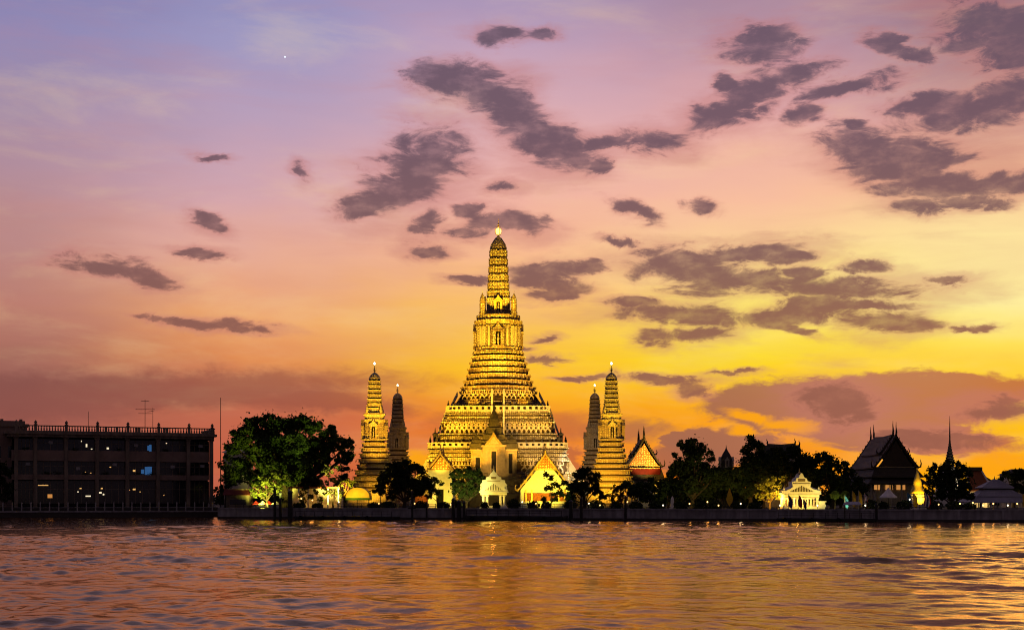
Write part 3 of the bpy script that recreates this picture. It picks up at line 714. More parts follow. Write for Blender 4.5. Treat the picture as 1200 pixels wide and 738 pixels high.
# ------------------------------------------------------------------ Thai halls
def hall(name, label, cat, loc, w, ez, az, L, wall='white', roof='rust', barge='gold', ped='goldorn', skirts=(), ww=None, spikes=1., front_wall=True, rz=0, inset=.78, curve=1.15, sweep=.25):
    """loc = foot of the front gable; w half width at the eaves, ez eave height, az apex height, L length"""
    t = thing(name, label, cat, loc, rz)
    ww = ww or w*.86
    f = MB(); f.box(-ww, ww, .5, L-.5, -.2, ez+.1); f.build('wall', wall, t)
    n = 8
    def prof(w_, ez_, az_): return [(w_*i/n, ez_+(az_-ez_)*(1-i/n)**curve) for i in range(n+1)]
    def roofmesh(w_, ez_, az_, y0, y1, th=.28):
        m = MB(); pr = prof(w_, ez_, az_)
        for s_ in (-1,1):
            rings = []
            for y in (y0, (y0+y1)/2, y1):
                sag = -sweep if y == (y0+y1)/2 else 0
                rings.append([(s_*x, y, z+sag*(1-x/w_*.6)) for x, z in pr]+[(s_*x, y, z-th+sag*(1-x/w_*.6)) for x, z in pr[::-1]])
            m.loft(rings)
        return m
    ro_ = roofmesh(w, ez, az, 0, L).build('roof', roof, t)
    roofmesh(w*.62, ez+(az-ez)*.38+.42, az+.42, L*.12, L*.88).build('upper_roof', roof, t)
    def bargeb(y, w_, ez_, az_, nm, hook=1.):
        m = MB(); pr = prof(w_, ez_, az_)
        for s_ in (-1,1):
            o_ = [(s_*x, z+.18) for x, z in pr]+[(s_*x, z-.42) for x, z in pr[::-1]]
            m.prismy(o_, y-.32, y-.02)
            for j in range(1, n):      # flame shaped teeth up the gable edge
                x, z = pr[j]; m.add([(s_*x-.16,y-.25,z+.15),(s_*x+.16,y-.25,z+.15),(s_*x+s_*.12,y-.17,z+.6),(s_*x,y-.05,z+.15)], [(0,1,2),(1,3,2),(3,0,2)])
            m.tube([(s_*w_*.97,y-.17,ez_-.1),(s_*(w_+.45),y-.17,ez_+.05),(s_*(w_+.6),y-.17,ez_+.7*hook),(s_*(w_+.35),y-.17,ez_+1.5*hook)], [.22,.2,.14,.04], 5)
        return m.build(nm, barge, t)
    bargeb(0, w, ez, az, 'bargeboard', spikes); bargeb(L+.34, w, ez, az, 'bargeboard', spikes)
    bargeb(L*.12, w*.62, ez+(az-ez)*.38+.42, az+.42, 'bargeboard', spikes*.7)
    for y in (-.15, L*.12-.15, L*.88, L+.15):
        up = .42 if 0 < y < L*.9 else 0
        m = MB(); s_ = spikes
        m.tube([(0,y,az+up-.1),(0,y-.18*s_,az+up+.7*s_),(0,y-.05,az+up+1.2*s_),(0,y+.12,az+up+1.7*s_),(0,y+.02,az+up+2.6*s_)], [.24,.2,.14,.1,.03], 6)
        m.build('roof_finial', barge, t)
    # pediment
    m = MB(); pr = prof(w*inset, ez+.1, az-(az-ez)*.10-.4)
    m.prismy([(x,z) for x,z in pr[::-1]]+[(-x,z) for x,z in pr[1:]], .15, .45); m.build('pediment', ped, t)
    cw, cz = w, ez
    for i, (sw_, sz, mat_) in enumerate(skirts):
        m = MB()
        zt_ = cz-.12
        ringA = [(-cw*.9,-.1+.5,zt_),(cw*.9,-.1+.5,zt_),(cw*.9,L-.4,zt_),(-cw*.9,L-.4,zt_)]
        ringB = [(-sw_,-(sw_-w)-.5,sz),(sw_,-(sw_-w)-.5,sz),(sw_,L+(sw_-w)+.5,sz),(-sw_,L+(sw_-w)+.5,sz)]
        ringC = [(x,y,z-.25) for x,y,z in ringB]
        m.loft([ringC, ringB, ringA]); m.build('skirt_roof', mat_, t)
        cw, cz = sw_, sz
    return t
# left and right lit gables in front of the tower
Y1 = 326.; s1 = Y1/F
h1 = hall('prayer_hall', 'white gabled chapel glowing yellow, left of the ochre shrine behind the trees', 'hall', (Xp(516,Y1),Y1,G), 3.4, Zp(551,Y1)-G, Zp(531,Y1)-G, 16, roof='rust', ww=3.0, spikes=.8)
f = MB(); f.box(-.75,.75,.38,.49,.4,4.4); f.build('door','darkin',h1)
f = MB(); f.loft([[(-6.6,1.5,3.2),(-3.1,1.5,5.0),(-3.1,14,5.0),(-6.6,14,3.2)],[(-6.6,1.5,3.0),(-3.1,1.5,4.8),(-3.1,14,4.8),(-6.6,14,3.0)]]); f.build('side_roof','rust',h1)
f = MB(); f.box(-6.2,-3.02,1.9,13.6,-.2,3.0); f.build('side_wall','rust',h1)
h2 = hall('prayer_hall', 'broad white gable with orange edges, brightly lit, right of the white gate', 'hall', (Xp(639,Y1),Y1,G), 6.6, Zp(574,Y1)-G, Zp(531,Y1)-G, 18, roof='rust', ped='white', ww=5.9, spikes=.9, inset=.9, curve=1.05, barge='gold')
zz = Zp(549,Y1)-G; f = MB(); f.prismy([(-2.6,zz),(2.6,zz),(0,Zp(534,Y1)-G)], .02, .14); f.build('gilded_panel','goldorn',h2)
f = MB(); f.box(-2.9,2.9,-.02,.145,zz-.35,zz-.02); f.build('tie_beam','gold',h2)
f = MB(); za_ = zz; zt2 = Zp(534,Y1)-G
for k in range(5):
    for i in range(-(4-k),5-k):
        x = i*.52; z = za_+.15+k*.62; f.add([(x-.2,.0,z),(x+.2,.0,z),(x+.06,-.09,z+.28),(x,.0,z+.6),(x-.06,-.09,z+.28)],[(0,1,2,4),(4,2,3),(1,3,2),(0,4,3)])
f.build('gable_carving','rust',h2)
for x in (-4.6,-3.2,3.2,4.6):
    f = MB(); zc_ = 1.45; f.box(x-.16,x+.16,.18,.495,zc_,Zp(549,Y1)-G-abs(abs(x)-2.6)*1.18-.2); f.build('pilaster','gold',h2)
f = MB(); f.box(-5.0,5.0,.2,.49,1.6,Zp(577,Y1)-G-.1); f.build('base_panel','rust',h2)
f = MB(); f.box(-6.6,6.6,-1.6,.45,-.2,1.4); f.build('plinth','white',h2)
# red gabled hall
Y4 = 352.
h4 = hall('ordination_hall', 'hall with glittering gilded gable above a deep red band, right of the side tower', 'hall', (Xp(755,Y4),Y4,G), 4.7, Zp(546,Y4)-G, Zp(514,Y4)-G, 17, roof='slate', barge='slate', spikes=1.15, inset=.80, curve=1.2,
     skirts=((5.3, Zp(562,Y4)-G, 'slate'),))
zb = Zp(549,Y4)-G
f = MB(); f.box(-4.1,4.1,-.5,.3,Zp(558,Y4)-G,zb); f.build('red_frieze','redband',h4)
f = MB(); f.box(-4.25,4.25,-.62,.1,Zp(559.6,Y4)-G,Zp(558,Y4)-G-.01); f.build('cornice','white',h4)
f = MB(); f.box(-4.0,4.0,-.62,.12,zb+.01,zb+.28); f.build('ledge','goldorn',h4)
# big dark hall at right
Y5 = 300.
h5 = hall('assembly_hall', 'large dark hall with steep brown roof and lit windows, tall chofa finials, right side', 'hall', (Xp(1050,Y5),Y5,G), 4.9, Zp(547,Y5)-G, Zp(510,Y5)-G, 21, roof='dustyroof', barge='wood', ped='wood', wall='plaster', spikes=1.15, curve=1.1,
     skirts=((5.7, Zp(558,Y5)-G, 'slate'),(6.5, Zp(566,Y5)-G, 'slate')))
zw0 = Zp(573.5,Y5)-G; zw1 = Zp(568,Y5)-G
for x0, x1 in ((-4.8,-3.1),(-2.3,-.5),(.1,2.2)):
    f = MB(); f.box(x0,x1,.38,.49,zw0,zw1); o = f.build('window','winamber',h5)
    f = MB()
    for q in (x0, (x0+x1)/2, x1): f.box(q-.06,q+.06,.28,.375,zw0-.1,zw1+.1)
    f.build('frame','wood',o)
f = MB()
for x in (-5.6,-3.4,-1.1,1.1,3.4,5.6): f.cyl(x,-.4,0,Zp(566,Y5)-G-.2,.25,.22,8)
f.build('colonnade','plaster',h5)
# low hall with red roof and white edging at right
Y6 = 330.
h6 = thing('monk_house', 'low building with orange roof edged in white beside the tall thin spire', 'building', (Xp(1148,Y6),Y6,G))
f = MB(); f.box(-2.3,2.3,0,10,-.2,Zp(574,Y6)-G); f.build('wall','white',h6)
za, zb_, zc = Zp(551,Y6)-G, Zp(556,Y6)-G, Zp(574,Y6)-G
f = MB(); f.loft([[(-1.9,4,za),(1.7,4,za),(2.9,-1,zc),(-2.6,-1,zc)],[(-1.9,4,za-.3),(1.7,4,za-.3),(2.9,-1,zc-.3),(-2.6,-1,zc-.3)]]); f.build('front_roof','rust',h6)
f = MB(); f.box(-2.1,1.9,3.6,4.4,za,za+.9); f.build('ridge','slate',h6)
for s_ in (-1,1):
    xa, xb = (-2.0,-2.75) if s_ < 0 else (1.8,3.0)
    f = MB(); f.tube([(xa,4,za+.1),((xa+xb)/2,1.2,(za+zc)/2-.2),(xb,-1.1,zc+.1),(xb+.3*s_,-1.3,zc+.4)], [.2,.24,.28,.08], 6); f.build('roof_edging','white',h6)
f = MB(); f.prismy([(1.9,Zp(556,Y6)-G),(7.4,Zp(572,Y6)-G),(7.4,Zp(574,Y6)-G),(1.9,Zp(574,Y6)-G)], 3, 10); f.build('rear_roof','slate',h6)
# far roofs
Y7 = 345.
h7 = hall('temple_roof_hall', 'dark distant roof with upturned ridge end above the trees over the white pavilion', 'hall', (Xp(936,Y7),Y7,G), 4.0, Zp(534,Y7)-G, Zp(521,Y7)-G, 9, roof='slate', barge='wood', ped='wood', wall='plaster', spikes=.5, rz=R(72), curve=1.3)
# tall thin spire chedi
YC = 395.; t = thing('thin_spire_chedi', 'tall dark needle spired chedi rising behind the round right tree', 'chedi', (Xp(1113,YC),YC,G))
zz = lambda py: Zp(py,YC)-G
f = MB(); f.lathe([(5,-.2),(5,3),(4.2,3.2),(4,6),(3.2,6.3),(3,zz(556))], 12); f.build('base','white',t)
f = MB(); f.lathe([(2.4,zz(556)),(1.8,zz(552)),(1.4,zz(547)),(1.15,zz(545)),(1.3,zz(544))], 14); f.build('bell','white',t)
pr = []; 
for i in range(9):
    z = zz(543)+(zz(515)-zz(543))*i/9; r = 1.35*(1-i/9)**1.4+.22; pr += [(r,z),(r*1.1,z+.25),(r*.8,z+.45)]
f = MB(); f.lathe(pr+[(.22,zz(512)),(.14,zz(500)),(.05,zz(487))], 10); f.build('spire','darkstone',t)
# small chedi behind trees at 851
YS = 340.; t = thing('small_chedi', 'small dark pointed chedi with pale niches peeping between dark tree crowns', 'chedi', (Xp(851,YS),YS,G))
zz = lambda py: Zp(py,YS)-G
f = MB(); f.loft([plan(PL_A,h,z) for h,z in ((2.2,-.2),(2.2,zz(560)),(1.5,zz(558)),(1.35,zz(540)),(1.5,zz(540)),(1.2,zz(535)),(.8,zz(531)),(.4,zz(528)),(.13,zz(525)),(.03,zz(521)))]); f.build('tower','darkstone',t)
for k in range(4): niche(t,.5,2.4,-1.35,zz(547),'plaster',k*math.pi/2)
# golden cone chedi
YG = 288.; t = thing('golden_chedi', 'small bright golden bell chedi, floodlit, beside the big dark hall', 'chedi', (Xp(1075,YG),YG,G))
zz = lambda py: Zp(py,YG)-G
f = MB(); f.lathe([(1.9,-.2),(1.9,zz(583)),(1.7,zz(582)),(1.7,zz(579)),(1.2,zz(578))], 14); f.build('base','white',t)
f = MB(); f.lathe([(1.6,zz(578)),(1.4,zz(575)),(1.05,zz(571)),(.85,zz(566)),(.92,zz(565.5)),(.6,zz(560)),(.32,zz(555)),(.03,zz(548))], 14); f.build('bell','tentyellow',t,True)

# ------------------------------------------------------------------ white lit gateways
def crown_pavilion(label, loc, w, colz, entz, topz, cols_, depth, tier, steps):
    t = thing('gate_pavilion', label, 'pavilion', loc, 0, 'white crowned riverside pavilions')
    f = MB(); f.box(-w*1.08,w*1.08,-.5,depth+.5,-.1,.3); f.box(-w,w,-.2,depth+.2,.3,.6); f.build('base','white',t)
    for x in cols_:
        for y in (.35, depth-.35):
            m = MB(); m.lathe([(.38,.6),(.38,.85),(.27,.95),(.24,colz-.4),(.36,colz-.2),(.36,colz)], 8, x, y); m.build('column','white',t)
    f = MB(); f.box(-w,w,-.1,depth+.1,colz,entz-.25); f.box(-w-.35,w+.35,-.45,depth+.45,entz-.25,entz); f.build('entablature','white',t)
    f = MB()
    for (h, z) in tier: pass
    f.loft([[(-h,-h*depth/(2*w)+depth/2,z),(h,-h*depth/(2*w)+depth/2,z),(h,h*depth/(2*w)+depth/2,z),(-h,h*depth/(2*w)+depth/2,z)] for h,z in tier]); f.build('roof','greyroof' if False else 'white',t)
    pts_ = [(x,z) for x,z in steps]+[(-x,z) for x,z in steps[::-1]]
    f = MB(); f.prismy(pts_, -.3, .15); f.build('front_gable','white',t)
    f = MB(); f.prismy(pts_, depth-.15, depth+.3); f.build('rear_gable','white',t)
    zb = steps[0][1]; zt_ = steps[-1][1]
    f = MB()
    nn = max(5,int(w*4)); 
    for i in range(nn):
        x = -w*.62+1.24*w*i/(nn-1); hgt = (zt_-zb)*.30*(1-abs(x)/(w*.7))
        if hgt > .08: f.box(x-w*.03,x+w*.03,-.37,-.305,zb+.25,zb+.25+hgt)
    f.build('gable_slot_shade','recess_shade',t)  # solid raised bars, their dark colour painting the shade of slots
    f = MB(); f.lathe([(.22,zt_-.1),(.3,zt_+.1),(.1,zt_+.4),(.14,zt_+.55),(.02,zt_+1.0)],8,0,depth/2); f.build('finial','gold',t)
    f = MB()
    for zq in (entz-.30, colz+.06): f.box(-w*.98,w*.98,-.49 if zq > colz+.1 else -.14,-.40 if zq > colz+.1 else -.05,zq-.05,zq+.05)
    zq = zb+(zt_-zb)*.48; f.box(-w*.5,w*.5,-.36,-.301,zq-.07,zq+.07); f.box(-w*.2,w*.2,-.36,-.301,zq+.4,zq+.9)
    f.build('moulding_line','ochre',t)
    for s_ in (-1,1):
        m = MB(); m.lathe([(.28,entz),(.28,entz+.35),(.14,entz+.5),(.2,entz+.8),(.02,entz+1.35)],6,s_*(w-.1),0); m.build('corner_finial','white',t)
    return t
YG1 = 300.; k1 = YG1/F; zz = lambda py: Zp(py,YG1)-G
gp1 = crown_pavilion('small white gate with stepped crown, brightly lit, below the ochre shrine', (Xp(578.5,YG1),YG1,G), 2.9, zz(580), zz(575.5), zz(551), (-2.3,-1.5,1.5,2.3), 3.2,
  ((3.1,zz(575.5)),(2.6,zz(570)),(2.7,zz(569.5)),(2.2,zz(565)),(2.3,zz(564.5)),(1.5,zz(560)),(1.0,zz(557)),(.4,zz(553))),
  ((2.7,zz(575.5)),(2.7,zz(573)),(2.3,zz(571)),(3.0,zz(568)),(2.5,zz(565)),(2.5,zz(562.5)),(1.7,zz(561.5)),(1.6,zz(559)),(.9,zz(557.5)),(.7,zz(554.5)),(.3,zz(553)),(0.05,zz(550))))
YG2 = 277.; zz = lambda py: Zp(py,YG2)-G
gp2 = crown_pavilion('wide white pavilion with stepped crown and six columns, floodlit on the right bank', (Xp(939,YG2),YG2,G), 3.9, zz(583), zz(577.5), zz(555), (-3.6,-2.2,-.9,.9,2.2,3.6), 3.6,
  ((4.3,zz(577.5)),(3.6,zz(573)),(2.2,zz(570)),(1.7,zz(566)),(1.2,zz(560)),(.4,zz(557))),
  ((4.2,zz(577.5)),(4.3,zz(575.5)),(2.6,zz(573)),(1.9,zz(570.5)),(2.0,zz(567)),(2.1,zz(564.5)),(1.3,zz(563.5)),(1.15,zz(560.5)),(.6,zz(559)),(.4,zz(556.5)),(.05,zz(554))))
for x0,x1,h in ((3.95,5.3,588),): f = MB(); f.box(x0,x1,.4,3.0,0,zz(h)); f.box(x0-.2,x1+.2,.2,3.2,zz(h),zz(h)+.2); f.box(x0+.7,x0+1.5,.33,.395,.6,zz(h)-.5); f.build('side_bay','white',gp2)
gp2.scale = (.93, 1, 1)
# three-tier grey pavilion at the right edge
YR = 285.; zz = lambda py: Zp(py,YR)-G
t = thing('river_pavilion', 'open pavilion with three stacked grey roofs at the right edge', 'pavilion', (Xp(1174,YR),YR,G))
def pyr(m, w0, z0_, w1, z1_, d0, d1, cy):
    m.loft([[(-w0,cy-d0,z0_-.2),(w0,cy-d0,z0_-.2),(w0,cy+d0,z0_-.2),(-w0,cy+d0,z0_-.2)],[(-w0,cy-d0,z0_),(w0,cy-d0,z0_),(w0,cy+d0,z0_),(-w0,cy+d0,z0_)],[(-w1,cy-d1,z1_),(w1,cy-d1,z1_),(w1,cy+d1,z1_),(-w1,cy+d1,z1_)]])
for nm,(w0,a,w1,b_,d0,d1) in (('top_roof',(3.3,zz(571),.5,zz(561.5),2.4,.3)),('middle_roof',(4.8,zz(581),2.7,zz(573.5),3.3,2.0)),('lower_roof',(6.7,zz(588),4.4,zz(582),4.4,3.1))):
    m = MB(); pyr(m,w0,a,w1,b_,d0,d1,4.4)
    for i in range(13):                     # standing ribs down the front slope
        u = -1+2*i/12; m.tube([(u*w0,4.4-d0-.02,a+.06),(u*w1,4.4-d1-.02,b_+.06)], .07, 4)
    m.build(nm,'greyroof',t)
m = MB(); m.box(-2.6,2.6,2.5,6.3,zz(573.5)-.3,zz(571)-.2); m.box(-4.2,4.2,1.4,7.4,zz(582)-.3,zz(581)-.2); m.build('roof_core','wood',t)
m = MB(); m.lathe([(.3,zz(562)),(.12,zz(560)),(.02,zz(557))],6,0,4.4); m.build('finial','metal',t)
for x in (-6,-4,-2,0,2,4,6):
    for y in (.6,8.2):
        m = MB(); m.cyl(x,y,0,zz(588)-.2,.16,.14,8); m.build('column','white',t)
m = MB(); m.box(-6.6,6.6,.1,8.7,0,.35); m.build('floor_slab','concrete',t)

# ------------------------------------------------------------------ left building
BL = Vector((-118.3,322,0)); BR = Vector((-75.0,340,0)); dv = (BR-BL); WL = dv.length; ang = math.atan2(dv.y, dv.x)
bt = thing('riverside_building', 'long three-storey dark building with roof balustrade at the left edge', 'building', (BL.x,BL.y,G), ang)
TOP = 21.9-G
zf = lambda py: (HOR-py)*331/F+5-G
f = MB(); f.box(.6,WL-.6,1.6,17,-.2,TOP-1.9); f.build('wall','darkin',bt)
def colx(px):                               # position along the facade seen at column px
    t_ = (px-600)/F; # BL + s*d on ray
    d_ = dv.normalized(); return (t_*BL.y-BL.x)/(d_.x-t_*d_.y)
cxs = [colx(p) for p in (19,41.5,77.5,114,149.5,185.5,221,248)]
for c in cxs:
    f = MB(); f.box(c-.42,c+.42,-.05,.9,-.2,zf(513)); f.box(c-.6,c+.6,-.2,1.0,zf(515),zf(513)-.02); f.build('column','bconc',bt)
for (a, b_, yy, nm, m_) in ((zf(540.5),zf(528),.55,'upper_spandrel','bspand'),(zf(562),zf(556),.55,'lower_spandrel','bspand')):
    f = MB(); f.box(.3,WL-.3,yy,1.5,b_ if b_ < a else a, a if a > b_ else b_); f.build(nm,m_,bt)
f = MB(); f.box(-.7,WL+.7,-.75,17.6,zf(513),zf(510)); f.box(-1.3,WL+1.3,-1.3,18.2,zf(510),zf(507)); f.build('cornice','bconc',bt)
f = MB(); f.box(WL-.5,WL-.3,2,16.6,0,zf(513)-.01); 
f.build('side_wall','bconc',bt)
for bi in range(7):
    x0, x1 = cxs[bi]+.42, cxs[bi+1]-.42
    for (za_,zb_) in ((zf(528)+.02,zf(515)-.02),(zf(556)+.02,zf(541)-.02),(zf(590),zf(563)-.02)):
        m = MB(); m.box(x0,x1,1.45,1.56,za_,zb_); w = m.build('window','glass',bt)
        m = MB()
        k = 4
        for i in range(k+1):
            q = x0+(x1-x0)*i/k; m.box(q-.06,q+.06,1.36,1.44,za_,zb_)
        m.box(x0,x1,1.35,1.44,za_+(zb_-za_)*.62,za_+(zb_-za_)*.62+.1)
        m.build('frame','bconc',w)
    # balustrade of this bay
    m = MB(); xa = cxs[bi]; xb = cxs[bi+1]; z = zf(507)
    m.box(xa+.3,xb-.3,-.9,-.6,z,z+.25); m.box(xa+.3,xb-.3,-.95,-.55,z+1.25,z+1.5)
    nb = int((xb-xa)/.62)
    for i in range(1,nb):
        q = xa+(xb-xa)*i/nb
        if (bi,i) in ((3,3),(3,7),(4,3),(4,4),(5,2),(5,3)): m.box(q-.3,q+.3,-.85,-.65,z+.25,z+1.25)
        else: m.lathe([(.13,z+.25),(.2,z+.6),(.1,z+1.0),(.14,z+1.25)],5,q,-.75)
    m.build('balustrade','bconc',bt)
for c in cxs:
    m = MB(); z = zf(507); m.box(c-.32,c+.32,-1.05,-.45,z,z+1.6); m.lathe([(.5,z+1.6),(.5,z+1.7),(.2,z+1.85),(.42,z+2.15),(.25,z+2.45),(.03,z+2.7)],7,c,-.75); m.build('balustrade_pier','bconc',bt)
m = MB(); z = zf(507); m.box(WL+.6,WL+.9,-.6,17.4,z,z+.25); m.box(WL+.55,WL+.95,-.6,17.4,z+1.25,z+1.5)
for i in range(26): m.lathe([(.13,z+.25),(.2,z+.6),(.1,z+1.0),(.14,z+1.25)],5,WL+.75,-.2+i*.68)
m.build('side_balustrade','bconc',bt)
# lit things inside the windows (px,py,w,h,mat)
for (px,py,w,h,m_) in ((102,522,.5,1.0,'winwhite'),(108,526,.5,.3,'winwhite'),(127,525,.7,.6,'winwhite'),(96,517,.25,.4,'winwhite'),(168,552,1.0,1.4,'winblue'),(172.5,551,1.1,2.6,'winblue'),(176.5,551.5,1.3,3.0,'winblue'),(177,524,.8,2.2,'winblue'),(174.5,524,.5,1.6,'winblue'),(158,551,.8,.6,'winwarm'),
     (51,568.5,3.2,.28,'winwarm'),(59,581,1.5,1.2,'winamber'),(104,581,1.7,.4,'winwhite'),(118,577,1.0,.55,'winwhite'),(122,579,.5,.5,'winwhite'),(158,573,.9,.5,'winwarm'),(152,574,.5,.3,'winwarm'),(95,572,.6,.35,'winwarm'),(92,576,.5,.3,'winwhite'),(196,518,.4,.3,'winwhite'),(120,572,.6,.4,'winwarm'),(130,547,.5,.3,'winwarm'),(101,553,.4,.25,'winwarm'),(107,554,.4,.2,'winwarm'),(193,580,.25,.3,'winwarm'),(52,522,.35,1.5,'glass'),(165,576,.3,.3,'winwarm')):
    s_ = colx(px); m = MB(); z = zf(py); w *= .72; h *= .75; m.box(s_-w/2,s_+w/2,1.28,1.33,z-h/2,z+h/2); m.build('room_light' if m_ != 'glass' else 'blind',m_,bt)
f = MB(); f.box(0,WL,-6,0.2,-.1,.12); f.build('terrace','concrete',bt)
for px,py in ((33,544),(92,549),(135,544),(203,546),(238,545),(60,519),(160,521),(236,521)):
    s_ = colx(px); z = zf(py); m = MB(); m.box(s_-.5,s_+.5,1.0,1.34,z-.35,z+.35); m.lathe([(.26,0),(.26,.04)],10); 
    m.v = [(x if i < 8 else s_+x, y if i < 8 else .98-zc_, z_ if i < 8 else 0) for i,((x,y,z_),zc_) in enumerate([(v_,v_[2]) for v_ in m.v])] if False else m.v[:8]; m.f = m.f[:6]
    m.build('air_conditioner','pale_metal',bt)
for i,px in enumerate((30,56,68,88,100,125,140,163,178,196,212,230,241)):
    s_ = colx(px); z = zf(540.5 if i % 2 else 562); z = zf(528) if i % 3 == 0 else zf(556); rr = np.random.default_rng(i); pp = rr.normal(size=(70,3))*np.array([.45,.18,.22])+np.array([s_,.75,z+.25]); leafmesh('balcony_plant', pp, .16, 'leafd', bt, rr)
# neighbour at the very edge
nb_ = thing('corner_building', 'slightly taller dark block cut off at the far left edge', 'building', (-128.3,325.5,G), ang)
f = MB(); f.box(-9,12.0,.0,15,-.2,zf(500)); f.build('wall','bspand',nb_)
f = MB(); f.box(-9.4,12.4,-.6,15.6,zf(500),zf(497)); f.build('cornice','bconc',nb_)
f = MB(); f.box(-9.2,11.5,-.3,15.3,zf(497),zf(493.5)); 
for i in range(5): f.box(-7+i*4.3,-6.3+i*4.3,-.4,.2,zf(493.5),zf(491.5))
f.build('parapet','bspand',nb_)
for i in range(5):
    for j in range(3):
        m = MB(); m.box(-8+i*3.9,-5.6+i*3.9,-.06,.05,2+j*5,4.8+j*5); m.build('window','glass',nb_)
# quay in front of it
qa, qb = Vector(BANK[1]+(0,)), Vector(BANK[2]+(0,)); dq = (qb-qa).normalized(); nq = Vector((dq.y,-dq.x,0))
qy = thing('quay', 'low concrete quay ledge at the foot of the dark building', 'quay', (0,0,0))
f = MB(); wallseg(f,(-250,305),BANK[1],0,2.0,-1,1.3); wallseg(f,BANK[1],BANK[2],0,2.0,-1,1.3); f.build('quay_wall','darkstone',qy)
f = MB(); wallseg(f,(-250,305),BANK[1],-.5,2.2,1.3,1.6); wallseg(f,BANK[1],BANK[2],-.5,2.2,1.3,1.6); f.build('quay_edge','concrete',qy)
f = MB(); wallseg(f,(-250,305),BANK[1],-.5,-.2,1.6,2.3); wallseg(f,BANK[1],BANK[2],-.5,-.2,1.6,2.3); f.build('kerb','darkstone',qy)
fn = thing('quay_fence', 'dark rail fence with pale posts along the quay before the dark building', 'fence', (0,0,0))
k = 0
L_ = (qb-qa).length; d0 = -14
while d0 < L_-.3:
    p = qa+dq*d0+nq*1.7 if True else None
    f = MB(); f.box(-.11,.11,-.11,.11,0,1.75); f.lathe([(.17,1.75),(.17,1.85),(.05,2.0)],6); o = f.build('fence_post','pale_metal',fn); o.location = (p.x,p.y,1.6); d0 += 2.02
f = MB()
for z in (2.0,2.45,2.9): wallseg(f,BANK[1],BANK[2],1.66,1.74,z,z+.07)
f.build('rail','metal',fn)
for px, y0, y1, w in ((103,483,500,.05),(258,467,520,.07)):
    pass
# roof aerials and mast
bz = TOP+G
a1 = thing('tv_aerial', 'large multi-armed television aerial on the roof of the dark building', 'aerial', (Xp(170,335),335,zf(507)+G))
m = MB(); H_ = Zp(468,335)-(zf(507)+G); m.cyl(0,0,0,H_,.09,.06,6)
for z, w in ((H_-.4,.9),(H_-2.4,2.3),(H_-3.4,1.6)):
    m.tube([(-w,0,z),(w,.2,z)], .06, 5)
    for i in range(5): m.tube([(-w+2*w*i/4,-.5,z),(-w+2*w*i/4,.6,z)], .035, 4)
m.build('mast','metal',a1)
m = MB(); m.cyl(1.9,0,0,H_-2.0,.07,.05,6); m.tube([(.6,0,H_-3.0),(2.3,0,H_-2.7)],.05,4); m.build('side_mast','metal',a1)
a2 = thing('roof_rod', 'short thin lightning rod on the roof left of the aerial', 'rod', (Xp(103.5,331),331,zf(507)+G))
m = MB(); m.cyl(0,0,0,Zp(482,331)-(zf(507)+G),.07,.05,6); m.build('rod','metal',a2); m = MB(); m.cyl(0,0,0,.4,.25,.15,6); m.build('foot','metal',a2)
a3 = thing('flagpole', 'tall bare pole between the dark building and the big tree', 'pole', (Xp(258.5,316),316,G))
m = MB(); m.cyl(0,0,0,Zp(466,316)-G,.12,.06,8); m.build('pole','metal',a3); m = MB(); m.cyl(0,0,0,.5,.4,.3,8); m.build('foot','concrete',a3)

# ------------------------------------------------------------------ vegetation
def tree(name, label, px0, Y, clumps, m='leaf', dens=1., size=.34, group=None, trunk=.35, depth=.8, base=G, cat='tree', hollow=.55):
    """clumps: (px, py, radius px) of the leaf masses at distance Y; trunk starts at px0"""
    r = np.random.default_rng(int(px0*7+Y)); k = Y/F
    bx_ = Xp(px0,Y); t = thing(name, label, cat, (bx_,Y,base), 0, group)
    cs = []
    for (px,py,rp) in clumps:
        R_ = rp*k; cs.append((Xp(px,Y)-bx_, r.uniform(-1,1)*R_*depth, Zp(py,Y)-base, R_))
    cz = np.mean([c[2] for c in cs]); cx_ = np.mean([c[0] for c in cs]); zl = min(c[2]-c[3] for c in cs)
    f = MB(); fork = max(zl*.85, .8) if zl > 1 else max(.6,cz*.4)
    f.tube([(0,0,-.3),(cx_*.12,.1,fork*.5),(cx_*.3,0,fork)], [trunk*1.4,trunk,trunk*.8], 8)
    for (x,y,z,R_) in cs:
        mx_ = (cx_*.3+x)/2+r.uniform(-.4,.4); mz = fork+(z-fork)*.5
        f.tube([(cx_*.3,0,fork-.1),(mx_,y*.5,mz),(x,y,z+R_*.1)], [trunk*.5,trunk*.33,trunk*.12], 5)
        for q in range(3):
            a = r.normal(size=3); a /= np.linalg.norm(a); f.tube([(x,y,z),(x+a[0]*R_*.8,y+a[1]*R_*.8,z+abs(a[2])*R_*.7)],[trunk*.12,.03],4)
    f.build('trunk','bark',t)
    C_ = []
    for (x,y,z,R_) in cs:
        ns = max(6,int(11*(R_/1.5)**1.7)); 
        for q in range(ns):
            a = r.normal(size=3); a /= np.linalg.norm(a); rr = R_*(hollow+(1-hollow)*r.random()**.6)*.95
            c = np.array([x,y,z])+a*rr*np.array([1,1,.85]); rs = R_*r.uniform(.16,.34)+.12
            n = int(dens*38*(rs/.5)**1.7)+6
            pp = r.normal(size=(n,3)); pp /= np.linalg.norm(pp,axis=1)[:,None]; pp *= rs*(r.random(n)**.4)[:,None]
            C_.append(c+pp*np.array([1,1,.75]))
        n = int(dens*150*(R_/1.5)**2); pp = r.normal(size=(n,3))*R_*.42; C_.append(np.array([x,y,z])+pp)
    leafmesh('crown', np.concatenate(C_), size, m, t, r)
    return t
TG = 'riverside trees'
